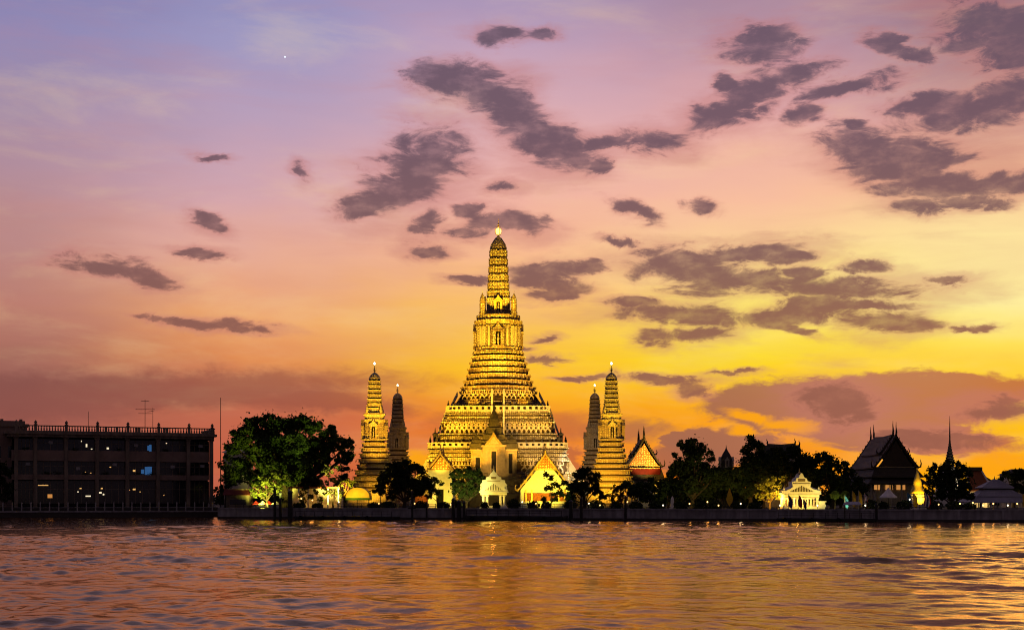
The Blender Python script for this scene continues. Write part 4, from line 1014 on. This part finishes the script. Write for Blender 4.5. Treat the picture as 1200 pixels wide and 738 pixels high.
tree('rain_tree','huge spreading rain tree left of the golden side tower',335,312,
  [(276,523,12),(288,510,14),(300,500,13),(318,497,13),(336,498,12),(352,496,12),(368,500,12),(384,508,11),(397,520,10),(408,521,8),(402,536,10),(411,532,5),(318,520,18),(345,522,18),(368,525,15),(300,530,16),(283,545,12),(320,545,20),(350,548,20),(372,545,13),(335,565,16),(300,560,14),(362,565,13),(388,526,8),(273,560,10),(382,536,7)],'leaf',.8,.36,None,1.0)
tree('small_tree','bright yellow-green small tree lit from below under the big rain tree',312,303,[(300,572,7),(312,563,9),(322,572,8),(308,578,7),(325,556,7),(335,560,6),(298,580,4)],'leafy',.42,.3,TG,.22)
tree('small_tree','pale glowing tree lit white beside the yellow dome tent',390,304,[(385,552,7),(393,563,7),(388,575,7),(398,580,6),(380,567,6),(396,548,4)],'leafy',.35,.3,TG,.2)
tree('small_tree','low dark sprig of a tree against the orange sky right of the rain tree',403,325,[(400,548,5),(408,550,4),(402,560,7),(410,566,6),(398,570,7)],'leafd',.8,.3,TG,.2)
tree('broad_tree','rounded dark tree in front of the gap between left side towers and chapel',474,300,[(452,560,10),(463,550,10),(476,547,10),(489,551,9),(499,562,9),(470,566,14),(488,572,12),(445,573,8),(505,573,6),(460,578,8)],'leafd',.8,.33,TG,.4)
tree('palm_tree','small feathery tree in front of the lit chapel wall',513,304,[(510,562,4),(516,566,4),(507,570,4),(512,578,4),(504,580,5)],'leafd',.5,.3,TG,.15)
tree('broad_tree','green tree with lit leaves left of the small white gate',546,302,[(535,556,8),(546,553,8),(558,556,8),(564,563,6),(540,568,10),(555,570,10),(546,578,9),(532,574,6),(566,574,5)],'leaf',.6,.33,TG,.32)
tree('small_tree','thin open tree standing before the broad lit gable',645,302,[(640,556,4),(646,559,4),(651,568,6),(643,572,5),(657,576,6),(650,582,6),(662,566,4),(638,584,4)],'leafd',.5,.3,TG,.16)
tree('broad_tree','dark bushy tree left of the right golden side tower',685,303,[(676,560,8),(686,554,9),(697,560,8),(672,572,8),(684,572,10),(699,573,8),(668,583,7),(706,580,6)],'leafd',.8,.33,TG,.35)
tree('small_tree','low dark tree at the foot of the right golden side tower',727,303,[(722,574,6),(731,571,6),(740,576,6),(728,582,6),(716,582,5)],'leafd',.7,.3,TG,.2)
tree('small_tree','dark tree in front of the red gabled hall',764,304,[(752,572,8),(764,568,9),(776,571,8),(758,582,8),(772,582,9),(745,580,6)],'leafd',.8,.32,TG,.25)
tree('tall_tree','tall dark tree with flat top, first of the big right trees',812,308,[(812,521,9),(804,524,7),(822,524,7),(812,534,12),(797,520,4),(831,530,5),(834,538,5),(791,533,4),(795,541,6),(800,551,13),(820,552,14),(838,556,13),(806,568,13),(828,570,13),(786,560,8),(788,548,6)],'leafd',.85,.34,TG,.5)
tree('tall_tree','tall dark tree rising highest between the small chedi and the white pavilion',880,306,[(879,516,7),(886,523,8),(874,527,7),(880,538,12),(895,534,9),(870,552,13),(890,552,14),(860,556,10),(852,565,11),(875,570,13),(905,530,7)],'leafd',.85,.34,TG,.5)
tree('tall_tree','dense tree mass directly behind the white pavilion',925,300,[(915,532,9),(928,530,9),(940,537,9),(905,545,12),(922,548,13),(940,552,13),(910,562,9)],'leafd',.85,.34,TG,.45)
tree('small_tree','orange-lit leafy tree just left of the white pavilion',902,281,[(894,568,7),(903,565,8),(912,570,6),(898,578,8),(909,580,7),(890,582,5),(918,560,4)],'leafy',.45,.28,TG,.2)
tree('broad_tree','wide dark tree filling the space between white pavilion and big hall',975,295,[(952,540,9),(965,536,9),(976,541,9),(987,546,8),(996,555,8),(965,555,13),(983,565,13),(1003,566,8),(1010,575,8),(995,577,9),(955,565,9),(975,582,9)],'leafd',.85,.33,TG,.4)
tree('broad_tree','round dark tree in front of the thin spire',1114,283,[(1105,550,8),(1114,545,7),(1122,548,8),(1133,553,7),(1100,560,9),(1116,560,12),(1132,566,9),(1108,574,11),(1124,578,11),(1100,580,7),(1136,580,6)],'leafd',.85,.32,TG,.35)
tree('small_tree','small round dark tree left of the round tree and spire',1093,300,[(1090,550,5),(1096,547,5),(1092,558,7),(1097,565,7),(1088,566,5)],'leafd',.85,.3,TG,.2)
tree('broad_tree','dark tree behind the three-roofed pavilion at the right edge',1188,330,[(1178,555,5),(1186,560,7),(1195,556,8),(1204,560,8),(1190,572,9),(1205,573,8),(1172,562,4)],'leafd',.85,.36,TG,.3)
tree('small_tree','dark tree squeezed between the dark building and the rain tree',264,309,[(262,545,6),(268,552,7),(262,560,7),(270,566,7),(260,572,6),(266,535,5)],'leafd',.8,.3,TG,.25)
tree('small_tree','dark tree in front of the far left corner building',3,312,[(0,545,6),(6,552,7),(0,565,8),(8,572,7),(3,582,7)],'leafd',.8,.3,TG,.25)
for px_, cl_, lb_ in ((800,[(790,568,9),(802,562,10),(815,575,10),(795,580,9)],'second-row dark tree behind the white obelisk'),
   (835,[(825,558,10),(838,565,11),(850,575,11),(832,580,10)],'second-row dark tree behind the leaf banner'),
   (868,[(858,566,11),(872,560,11),(884,570,10),(868,580,10)],'second-row dark tree between leaf banner and orange-lit tree'),
   (940,[(926,552,11),(942,556,12),(955,560,11),(935,568,10),(950,574,10)],'second-row dark tree directly behind the crown of the white pavilion'),
   (985,[(972,560,10),(985,570,11),(998,572,10),(980,580,10),(1004,582,8)],'second-row dark tree behind the clipped ball shrubs')):
    tree('broad_tree',lb_,px_,326,cl_,'leafd',.9,.36,TG,.3)
tree('small_tree','low leafy plant in front of the left half of the golden lit shops',357,300,[(351,580,4),(358,574,5),(363,582,4),(355,586,4)],'leafd',.5,.28,TG,.12)
tree('small_tree','low leafy plant in front of the right half of the golden lit shops',376,300,[(371,576,4),(378,571,5),(383,578,4),(375,585,4)],'leafy',.4,.28,TG,.12)
for px_, cl_, lb_ in ((745,[(736,568,6),(746,574,8),(755,580,8)],'second-row dark tree left below the red gabled hall'),
   (783,[(776,566,7),(786,572,9),(792,580,8)],'second-row dark tree between red gabled hall and flat-topped tree'),
   (895,[(890,548,11),(900,556,11),(912,562,11),(893,572,11)],'second-row dark tree behind the orange-lit tree'),
   (1012,[(1004,556,8),(1014,562,9),(1020,574,10),(1006,580,9)],'second-row dark tree before the left eave of the big hall'),
   (1150,[(1143,580,5),(1152,584,5)],'low second-row tree behind the three-roofed pavilion, left')):
    tree('broad_tree',lb_,px_,322,cl_,'leafd',.9,.36,TG,.3)
# clipped balls
for px, lab in ((978.5,'left clipped ball shrub beside the yellow flags'),(990.5,'right clipped ball shrub nearer the yellow flags')):
    Y = 275; t = thing('topiary_ball', lab, 'shrub', (Xp(px,Y),Y,G), 0, 'clipped ball shrubs'); k = Y/F
    f = MB(); f.cyl(0,0,-.1,Zp(586,Y)-G,.12,.08,6); f.build('stem','bark',t)
    r = np.random.default_rng(int(px)); pp = r.normal(size=(900,3)); pp /= np.linalg.norm(pp,axis=1)[:,None]; pp *= (5.2*k*(.8+.2*r.random(900)))[:,None]
    leafmesh('ball', pp+np.array([0,0,Zp(580,Y)-G]), .16, 'leafy', t, r)
# shrubs on the bank
r = np.random.default_rng(5)
def shrub(px, Y, w, h, lab, m='leafd'):
    t = thing('shrub', lab, 'shrub', (Xp(px,Y),Y,G), 0, 'low shrubs along the river wall')
    n = int(260*w*h/2)+150; pp = r.normal(size=(n,3)); pp /= np.linalg.norm(pp,axis=1)[:,None]; pp *= (r.random(n)**.3)[:,None]
    pp = pp*np.array([w,w*.7,h*.6])+np.array([0,0,h*.5]); leafmesh('foliage', pp, .24, m, t, r)
    f = MB(); f.cyl(0,0,-.1,h*.5,.1,.05,5); f.build('stem','bark',t)
SH = [(438,1.5,1.3,'beside the yellow dome tent'),(455,1.8,1.5,'under the rounded dark tree'),(494,1.6,1.6,'right of the rounded dark tree'),(520,1.5,1.4,'at the foot of the lit chapel'),(535,1.2,1.8,'left of the small white gate, first'),(568,.9,1.5,'touching the left column of the small white gate'),(582,.9,1.3,'in the opening of the small white gate'),(602,1.5,2.0,'right of the small white gate'),(625,1.4,1.6,'left of the thin open tree'),(640,1.1,1.5,'under the thin open tree'),(668,1.5,1.8,'under the bushy tree beside the side tower'),
      (700,1.6,1.8,'left foot of the golden side tower'),(722,1.4,1.7,'under the low tree at the golden side tower'),(745,1.5,1.6,'below the red gabled hall, left'),(770,1.8,1.8,'below the red gabled hall, right'),(798,1.6,1.7,'right of the white obelisk'),(820,1.6,1.5,'under the flat-topped tree'),(836,1.7,1.9,'rounded, left of the yellow banner'),(866,1.7,1.7,'right of the yellow banner'),(885,1.5,1.5,'left of the orange-lit tree'),(1020,1.5,2.0,'under the big dark hall, left'),(1035,1.2,1.6,'under the white parasol'),(1060,1.6,1.8,'left of the golden chedi'),(1095,1.8,1.8,'right of the golden chedi'),(1118,1.7,1.7,'under the round dark tree'),(1136,1.4,1.5,'left of the three-roofed pavilion'),(350,1.6,1.3,'under the rain tree trunk'),(372,1.3,1.2,'before the lit golden stalls')]
for px, w, h, lab in SH: shrub(px, bankY(px)+4+r.uniform(0,3), w, h, 'low dark shrub '+lab)
# dense planting that closes the view between the temple grounds
bk = MB(); r = np.random.default_rng(11); C_ = []
for px in range(-80, 1300, 7):
    if 10 < px < 250: continue
    Y = 430+r.uniform(-8,8); hgt = r.uniform(3.0,5.5)
    n = 220; pp = r.normal(size=(n,3)); pp /= np.linalg.norm(pp,axis=1)[:,None]; pp *= (r.random(n)**.3)[:,None]
    C_.append(pp*np.array([2.4,2,hgt*.7])+np.array([Xp(px,Y),Y,G+hgt*.45]))
o = leafmesh('far_planting', np.concatenate(C_), .6, 'leafd', None, r); tag(o,'dark continuous planting far behind the temple grounds','planting',None,'stuff')

# ------------------------------------------------------------------ stalls, tents, small buildings
YD = 297.
t = thing('dome_tent', 'glowing yellow half-dome tent with green base left of the golden side tower', 'tent', (Xp(419,YD),YD,G))
Hd = Zp(571,YD)-(zg:=Zp(583,YD)); w = 14*YD/F
n = 14; prof = [(w*math.cos(math.pi*i/n)*(1 if True else 1), (zg-G)+Hd*math.sin(math.pi*i/n)**.85) for i in range(n+1)]
f = MB(); f.prismy(prof, 0, 5); f.build('canopy','tentyellow',t)
f = MB(); f.box(-w,w,-.05,5.1,zg-G-.5,zg-G-.01); f.build('valance','green',t)
for x in (-w+.2,0,w-.2):
    f = MB(); f.cyl(x,.3,0,zg-G-.5,.08,.08,6); f.build('post','metal',t)
t = thing('lit_stall_building', 'low golden lit open-fronted shop row beneath the rain tree', 'building', (Xp(360,302),302,G))
zz = lambda py: Zp(py,302)-G
f = MB(); f.box(-3.9,7,4,8,0,zz(572)); f.build('back_wall','plain',t)
f = MB(); f.box(-4.2,7.3,-.6,8.3,zz(572),zz(570)); f.build('roof','rust',t)
for x in (-4,-1.9,.2,2.4,4.6,6.9):
    f = MB(); f.box(x-.14,x+.14,-.1,.2,0,zz(572)); f.build('post','white',t)
f = MB(); f.box(-3.9,7,2.2,2.5,0,1.0); f.build('counter','white',t)
t = thing('awning_hut', 'small hut with dark maroon awning at the end of the grey wall', 'hut', (Xp(278,306),306,G))
zz = lambda py: Zp(py,306)-G
f = MB(); f.box(-2.6,2.6,.6,5,0,zz(573)); f.build('wall','bconc',t)
f = MB(); f.loft([[(-3,-1.2,zz(580)),(3,-1.2,zz(580)),(3,1,zz(573)),(-3,1,zz(573))],[(-3,-1.2,zz(580)+.12),(3,-1.2,zz(580)+.12),(3,1,zz(573)+.12),(-3,1,zz(573)+.12)]]); f.build('awning','maroon',t)
f = MB(); f.box(-1.8,1.8,.5,.58,.9,2.0); f.build('window','glass',t)
t = thing('pale_house', 'pale small house half hidden between the pole and the rain tree', 'house', (Xp(275,335),335,G))
zz = lambda py: Zp(py,335)-G
f = MB(); f.box(-2.6,3.2,0,7,0,zz(530)); f.build('wall','plain',t)
f = MB(); f.loft([[(-3.2,-.6,zz(530)),(3.8,-.6,zz(530)),(3.8,7.6,zz(530)),(-3.2,7.6,zz(530))],[(-1,3,zz(523)),(1.6,3,zz(523)),(1.6,4,zz(523)),(-1,4,zz(523))]]); f.build('roof','plain',t)
for z in (zz(543),zz(556)):
    f = MB(); f.box(-1.6,-.3,-.05,.02,z,z+1.6); f.box(.6,1.9,-.05,.02,z,z+1.6); f.build('window','glass',t)
# striped parasols at 298-322
def parasol(px, Y, w, topy, eavey, m, lab, grp):
    t = thing('parasol', lab, 'parasol', (Xp(px,Y),Y,G), 0, grp); zt_, ze = Zp(topy,Y)-G, Zp(eavey,Y)-G
    f = MB(); n = 8; ring = [(w*math.cos(2*math.pi*i/n+.39),w*math.sin(2*math.pi*i/n+.39),ze) for i in range(n)]
    f.loft([[(x,y,z-.2) for x,y,z in ring],ring,[(x*.5,y*.5,ze+(zt_-ze)*.42) for x,y,z in ring],[(x*.03,y*.03,zt_) for x,y,z in ring]],cap0=False); f.build('canopy',m,t)
    f = MB(); f.cyl(0,0,0,zt_-.05,.06,.05,6); f.build('pole','metal',t); f = MB(); f.cyl(0,0,0,.15,.4,.35,8); f.build('foot','concrete',t)
    return t
for i,(px,m,lab) in enumerate(((300,'redcloth','red parasol, leftmost of the row under the yellow-green tree'),(308,'canvas','white parasol between two red ones under the yellow-green tree'),(315,'redcloth','red parasol, second red one under the yellow-green tree'),(323,'canvas','white parasol at the right end of the row under the yellow-green tree'))):
    parasol(px, bankY(px)+5, 1.0, 586.5, 590, m, lab, 'parasols under the lit tree')
parasol(1041, 272, 1.75, 571, 582, 'canvas', 'large white pointed canopy in front of the big dark hall', None)
t = thing('stone_obelisk', 'small bright white obelisk on the bank right of the red gabled hall', 'obelisk', (Xp(788,286),286,G))
zz = lambda py: Zp(py,286)-G
f = MB(); f.box(-.55,.55,-.4,.7,0,.35); f.build('base','white',t)
f = MB(); f.loft([[(-a,.15-a,z),(a,.15-a,z),(a,.15+a,z),(-a,.15+a,z)] for a,z in ((.34,.35),(.3,zz(584.5)),(.05,zz(581)))]); f.build('shaft','white',t)
for px, Y, w, y0, y1, lab in ((1197,335,6,548,560,'far pale house with a lit window at the right edge behind trees'),):
    t = thing('far_house', lab, 'house', (Xp(px,Y),Y,G)); zz = lambda py: Zp(py,Y)-G
    f = MB(); f.box(-2.5,6,0,8,0,zz(556)); f.build('wall','plain',t)
    f = MB(); f.loft([[(-3,-.5,zz(556)),(6.5,-.5,zz(556)),(6.5,8.5,zz(556)),(-3,8.5,zz(556))],[(-1,3.5,zz(549)),(4.5,3.5,zz(549)),(4.5,4.5,zz(549)),(-1,4.5,zz(549))]]); f.build('roof','slate',t)
    f = MB(); f.box(-1.2,.2,-.06,.01,zz(560.5),zz(558)); f.build('window','winwhite',t)
# cars/boxes of pale goods under the hall: low pale market tables
for px, lab in ((1044,'low pale market table, left one before the big hall'),(1057,'low pale market table, right one before the big hall')):
    Y = 273; t = thing('market_table', lab, 'table', (Xp(px,Y),Y,G), 0, 'market tables before the hall')
    f = MB(); f.box(-.9,.9,-.4,.4,.78,.84); f.build('table_top','canvas',t)
    for sx in (-.8,.8):
        for sy in (-.33,.33): f = MB(); f.box(sx-.04,sx+.04,sy-.04,sy+.04,0,.78); f.build('leg','metal',t)

# ------------------------------------------------------------------ flags, banners
def flag(px, Y, topy, cloth, lab, w=.75, stripes=None, grp='flags on the right bank', hang=.72):
    t = thing('flag', lab, 'flag', (Xp(px,Y),Y,G), 0, grp); H_ = Zp(topy,Y)-G
    f = MB(); f.cyl(0,0,0,H_,.05,.035,6); f.build('pole','pale_metal',t)
    def cl(m, u0, u1, nm):
        f = MB(); n = 7; vs = []; fs = []
        for i in range(n+1):
            z = H_-.1-(H_*hang)*i/n
            for u in (u0,u1): vs.append((.05+w*u*(.35+.65*math.sin(.4+2.2*i/n)), .14*math.sin(i*1.3+u*4), z-.5*u))
        for i in range(n): fs.append((2*i,2*i+1,2*i+3,2*i+2))
        f.add(vs,fs); return f.build(nm, m, t)
    if stripes:
        for i,(m,a,b_) in enumerate(stripes): cl(m,a,b_,'cloth_stripe')
    else: cl(cloth,0,1,'cloth')
    return t
TH = [('redcloth',0,.17),('canvas',.17,.34),('navycloth',.34,.66),('canvas',.66,.83),('redcloth',.83,1)]
flag(998.5,270,574,'yellowcloth','hanging yellow flag, first right of the clipped ball shrubs')
flag(1006,270,574,'yellowcloth','hanging yellow flag, second right of the clipped ball shrubs')
flag(1013,270,577,None,'red, white and blue striped flag right of the two yellow flags',.6,TH)
flag(990,271,580,'bluecloth','short blue flag before the right clipped ball shrub',.7)
flag(1063,270,576,'bluecloth','blue flag left of the golden chedi',.9)
flag(1070,268,577,'yellowcloth','yellow flag directly before the golden chedi',.9)
flag(1083,268,576,None,'wide red, white and blue striped flag right of the golden chedi',1.3,TH)
flag(1198,268,578,'yellowcloth','yellow flag at the right edge by the three-roofed pavilion',1.0)
flag(924,270,579,'navycloth','dark flag, first left of centre before the white pavilion',.8)
flag(936,270,579,'redcloth','dark red flag before the middle of the white pavilion',.7)
flag(942,270,584,'navycloth','dark narrow flag before the right columns of the white pavilion',.5)
for px, lab in ((855,'brown-yellow leaf-shaped banner standing among the trees'),):
    Y = 283; t = thing('leaf_banner', lab, 'banner', (Xp(px,Y),Y,G)); a,b_ = Zp(590,Y)-G, Zp(571,Y)-G
    f = MB(); f.cyl(0,0,0,a+.2,.06,.05,6); f.build('pole','metal',t)
    f = MB(); f.prismy([(0,a-.6),(.55,a+.3),(.7,a+1.0),(.4,a+2.1),(0,b_),(-.4,a+2.1),(-.7,a+1.0),(-.55,a+.3)],-.06,.06); f.build('leaf_panel','yellowcloth',t)

# ------------------------------------------------------------------ mooring piles, pontoons
MPG = 'mooring piles in the river'
for px, topy, rad, lab in ((322,572,.33,'tall slim pile, leftmost below the rain tree'),(328.5,578,.33,'slim pile, second below the rain tree'),(340,577,.55,'thick pile under the rain tree, right of two slim ones'),(483,577,.25,'pile with crosspiece below the rounded dark tree'),(531,586,.38,'pile left of a pair beneath the green lit tree'),(538,588,.5,'thick pile in the middle of three beneath the green lit tree'),(544,589,.3,'pile right of the thick one beneath the green lit tree'),(669,588,.42,'pile at the right end of the middle pontoon'),(681,585,.35,'single pile just right of the middle pontoon'),(733,583,.3,'lone slim pile below the right golden side tower'),(1027,592,.3,'lone pile at the right end of the right pontoon'),(500,590,.2,'thin pile below the lit chapel')):
    Y = bankY(px)-3.5; t = thing('mooring_pile', 'dark '+lab, 'pile', (Xp(px,Y),Y,0), 0, MPG)
    H_ = Zp(topy,Y); m = MB(); m.lathe([(rad,-2),(rad*.95,H_*.5),(rad*.9,H_)],9); m.build('shaft','hull',t)
    m = MB(); m.lathe([(rad*1.15,H_),(rad*1.15,H_+.12),(.05,H_+.5)],9); m.build('cap','metal',t)
    if px == 483: m = MB(); m.box(-.9,.9,-.3,-.1,H_-3.4,H_-3.1); m.build('crosspiece','hull',t)
def pontoon(label, px0, px1, deck, rail=True, roof=None, off=6.):
    pc = (px0+px1)/2; Y = bankY(pc)-off; w = (px1-px0)/2*Y/F
    t = thing('pontoon', label, 'pontoon', (Xp(pc,Y),Y,0), math.atan(-.27), 'floating landing stages'); w = w*1.0
    f = MB(); f.loft([[(-w+.6,-2.2,-.5),(w-.6,-2.2,-.5),(w-.6,2.2,-.5),(-w+.6,2.2,-.5)],[(-w,-2.4,deck*.55),(w,-2.4,deck*.55),(w,2.4,deck*.55),(-w,2.4,deck*.55)],[(-w,-2.4,deck),(w,-2.4,deck),(w,2.4,deck),(-w,2.4,deck)]]); f.build('hull','hull',t)
    if rail:
        n = int(w*2/2.2)
        f = MB()
        for i in range(n+1):
            x = -w+.3+(2*w-.6)*i/n; f.box(x-.05,x+.05,-2.2,-2.1,deck,deck+1.05)
        f.box(-w+.3,w-.3,-2.18,-2.12,deck+.98,deck+1.06); f.box(-w+.3,w-.3,-2.18,-2.12,deck+.5,deck+.56); f.build('railing','metal',t)
    for i in range(int(w/2.5)):
        x = -w+1.6+i*5; f = MB(); n=10; f.loft([[(x+.42*math.cos(2*math.pi*k/n)*q,-2.42-s_,.45+.42*math.sin(2*math.pi*k/n)*q) for k in range(n)] for q,s_ in ((1,0),(1,.22),(.55,.22),(.55,0))],False,False); f.build('tyre_fender','darkin',t)
    f = MB(); f.box(-1,1,2.3,6.2,deck-.1,deck+.05); f.build('gangway','hull',t)
    if roof:
        for (x0,x1,h) in roof:
            f = MB(); f.loft([[(x0,-1.9,h),(x1,-1.9,h),(x1,1.9,h),(x0,1.9,h)],[(x0,-1.9,h+.15),(x1,-1.9,h+.15),(x1,1.9,h+.15),(x0,1.9,h+.15)],[(x0+.5,-.3,h+.65),(x1-.5,-.3,h+.65),(x1-.5,.3,h+.65),(x0+.5,.3,h+.65)]]); f.build('canopy','greyroof',t)
            for x in (x0+.3,x1-.3):
                for y in (-1.6,1.6): f = MB(); f.cyl(x,y,deck,h,.08,.08,6); f.build('post','metal',t)
    return t
pontoon('low dark pontoon below the rain tree and dome tent', 345, 468, .75)
pontoon('dark pontoon with railing below the small white gate', 546, 664, 1.0)
pontoon('dark landing stage with a roofed shelter beside the white pavilion', 912, 1024, .8, True, [(3.2,6.6,3.3)])
# ------------------------------------------------------------------ lamps along the bank
LMP = 'garden lamps on the bank'
lamps = [(777,592,'w','right of the lowest shrub by the red hall'),(808,590,'y','left of two under the flat-topped tree'),(829,588,'y','right of two under the flat-topped tree'),(842,592,'y','beside the rounded shrub'),(868,590,'w','right of the leaf banner'),(1014,592,'w','below the striped flag'),(1066,585,'w','left of the golden chedi'),(1100,591,'y','left of the round dark tree trunk'),(1125,590,'y','right of the round dark tree trunk'),(1140,589,'y','between round dark tree and three-roofed pavilion'),(1152,592,'y','under the three-roofed pavilion, left'),(1164,590,'y','under the three-roofed pavilion, middle'),(1181,592,'w','under the three-roofed pavilion, right'),(690,590,'w','left of the right golden side tower'),(703,592,'y','by the foot of the right golden side tower'),(735,588,'y','between golden side tower and red hall'),
 (353,584,'y','first in the lit shop row'),(366,586,'y','second in the lit shop row'),(397,588,'w','below the pale glowing tree'),(444,590,'y','right of the dome tent'),(486,590,'y','below the rounded dark tree'),(528,591,'y','left foot of the green lit tree'),(612,588,'w','right of the small white gate'),(628,590,'y','before the broad lit gable'),(1192,590,'y','right edge beneath the grey roofs'),(914,592,'w','left corner of the white pavilion'),(958,600,'w','on the landing beside the white pavilion')]
for px,py,c,lab in lamps:
    Y = bankY(px)+3.2; base = G; t = thing('garden_lamp', ('white' if c == 'w' else 'yellow')+' globe lamp '+lab, 'lamp', (Xp(px,Y),Y,base), 0, LMP)
    H_ = max(.9, Zp(py,Y)-base); f = MB(); f.cyl(0,0,0,H_-.15,.06,.04,6); f.build('post','metal',t)
    f = MB(); f.lathe([(.04,H_-.14),(.12,H_-.06),(.15,H_+.03),(.1,H_+.13),(.02,H_+.18)],8); f.build('globe','lampwhite' if c == 'w' else 'lampw',t)
    point((Xp(px,Y),Y-.35,base+H_+.1), 16, (1,.8,.5) if c == 'w' else (1,.5,.12), .2)

# ------------------------------------------------------------------ floodlights
AMB = (1,.60,.13); YEL = (1,.72,.10); WHI = (1,.86,.55)
def ton(x, y, z): return (TX+x, TY+y, z)
# great tower: foot, terraces, body, spire
AMB = (1,.51,.02); YEL = (1,.60,.025)
spot(ton(-23,-43,12), ton(-11,-16,16), 115000, AMB, 62); spot(ton(-4,-44,15), ton(-6,-14,24), 54000, AMB, 58)
spot(ton(17,-44,12), ton(11,-16,16), 50000, (1,.62,.20), 62); spot(ton(5,-44,15), ton(9,-14,25), 44000, (1,.55,.07), 55)
spot(ton(-19,-25,15), ton(-20,-4,11), 9000, AMB, 60); spot(ton(19,-25,15), ton(20,-4,11), 9000, WHI, 60)
spot(ton(-24,-40,13), ton(-4,-6,38), 125000, AMB, 36); spot(ton(22,-40,13), ton(4,-6,38), 110000, AMB, 36)
for x in (-9,9): spot(ton(x,-13.2,29.6), ton(x*.3,-5,42), 5000, AMB, 100)
for x in (-7,7): spot(ton(x,-24,31), ton(x*.2,-4,50), 48000, YEL, 46)
for x in (-4,4): spot(ton(x,-32,32), ton(0,-2,66), 165000, YEL, 24)
spot(ton(-26,0,30), ton(-2,0,50), 40000, AMB, 60); spot(ton(26,0,30), ton(2,0,50), 40000, AMB, 60)
spot(ton(-8,-44,11), (Xp(579,SY),SY,15), 11000, (1,.62,.16), 36); spot(ton(5,-45,11), (Xp(579,SY),SY,15), 9000, (1,.62,.18), 36)
# lit side towers
for px in (439,716.5):
    x = Xp(px,345)
    spot((x-6,345-24,6), (x,345,13), 75000, AMB, 56); spot((x+5,345-24,6), (x,345,24), 100000, AMB, 34); spot((x+1,345-24,8), (x,345,31), 120000, YEL, 22)
for px in (466,697):
    x = Xp(px,413); spot((x,413-20,4), (x,413,24), 3600, (1,.55,.2), 60)
# chapels
spot((Xp(516,Y1),Y1-9,3.2), (Xp(516,Y1),Y1,9), 5500, (1,.66,.03), 90)
spot((Xp(632,Y1),Y1-10,3.6), (Xp(638,Y1),Y1,10), 10000, (1,.68,.035), 95); spot((Xp(648,Y1),Y1-8,3.4), (Xp(644,Y1),Y1,9), 4500, (1,.68,.035), 90)
point((Xp(500,Y1)-1,Y1-2,3.5), 260, (1,.45,.1))
# red hall gable
spot((Xp(755,Y4),Y4-9,8), (Xp(755,Y4),Y4,15), 17000, (1,.66,.16), 56)
# gates
spot((Xp(578,YG1),YG1-5.5,2.9), (Xp(578,YG1),YG1-.2,6.2), 2300, (1,.70,.08), 78); point((Xp(578,YG1),YG1+1.6,4.6), 200, (1,.62,.15))
spot((Xp(932,YG2),YG2-6,2.9), (Xp(937,YG2),YG2,7), 2000, (1,.64,.07), 100); spot((Xp(955,YG2),YG2-5,2.8), (Xp(950,YG2),YG2,6), 1200, (1,.70,.12), 100); point((Xp(939,YG2),YG2+1.8,4.4), 420, (1,.58,.12))
# golden chedi, low hall, dome tent, stalls
spot((Xp(1075,YG),YG-4,2.8), (Xp(1075,YG),YG,8.0), 4500, YEL, 70)
point((Xp(1155,Y6),Y6-3,4.2), 700, (1,.65,.2)); spot((Xp(1113,YC),YC-10,4),(Xp(1113,YC),YC,13),4000,WHI,50)
spot((Xp(412,YD),YD-3.2,4.2), (Xp(414,YD),YD+1,7.4), 900, YEL, 100); spot((Xp(428,YD),YD-3.0,4.2), (Xp(426,YD),YD+1,7.4), 500, YEL, 90)
for px, w in ((352,60),(366,25),(381,75),(394,45)): spot((Xp(px,302),301.5,5.2), (Xp(px,302),306.5,3.6), w*4, (1,.50,.07), 90)
# tree uplights, all on the bank and turned away from the river
GR = (.85,.9,.12)
spot((Xp(312,303),297,2.8), (Xp(312,303),303,6.5), 26000, (1,.92,.1), 75); spot((Xp(304,303),300.5,2.8), (Xp(302,303),304,6), 3500, GR, 90)
spot((Xp(388,304),299,2.8), (Xp(390,304),304,8), 20000, (1,.78,.14), 75); spot((Xp(397,304),300,5), (Xp(392,304),304,10), 12000, (1,.80,.18), 70)
spot((Xp(335,300),292,3.5), (Xp(350,312),308,20), 30000, (.75,.85,.12), 34)
spot((Xp(550,300),291,2.9), (Xp(548,302),302,8), 9000, (1,.86,.2), 70)
spot((Xp(903,281),275,2.8), (Xp(904,281),281,6), 16000, (1,.45,.04), 80); spot((Xp(905,285),276,4), (Xp(912,300),298,12), 20000, (1,.42,.04), 55)
for px in (795,822,845,880): spot((Xp(px,300),294,2.6), (Xp(px,300),306,7), 1500, (.95,.8,.2), 80)
spot((Xp(985,272),269.5,2.6), (Xp(985,275),275,5.3), 1200, (.9,.9,.3), 90)
spot((Xp(655,302),297,2.6), (Xp(655,302),303,4.5), 900, (.8,1,.3), 70)
for px in (516,639): spot((Xp(px,Y1),Y1-6,6), (Xp(px,Y1),Y1,14), 11000, (1,.62,.04), 40)
for px, py in ((349,583),(374,583)): pass
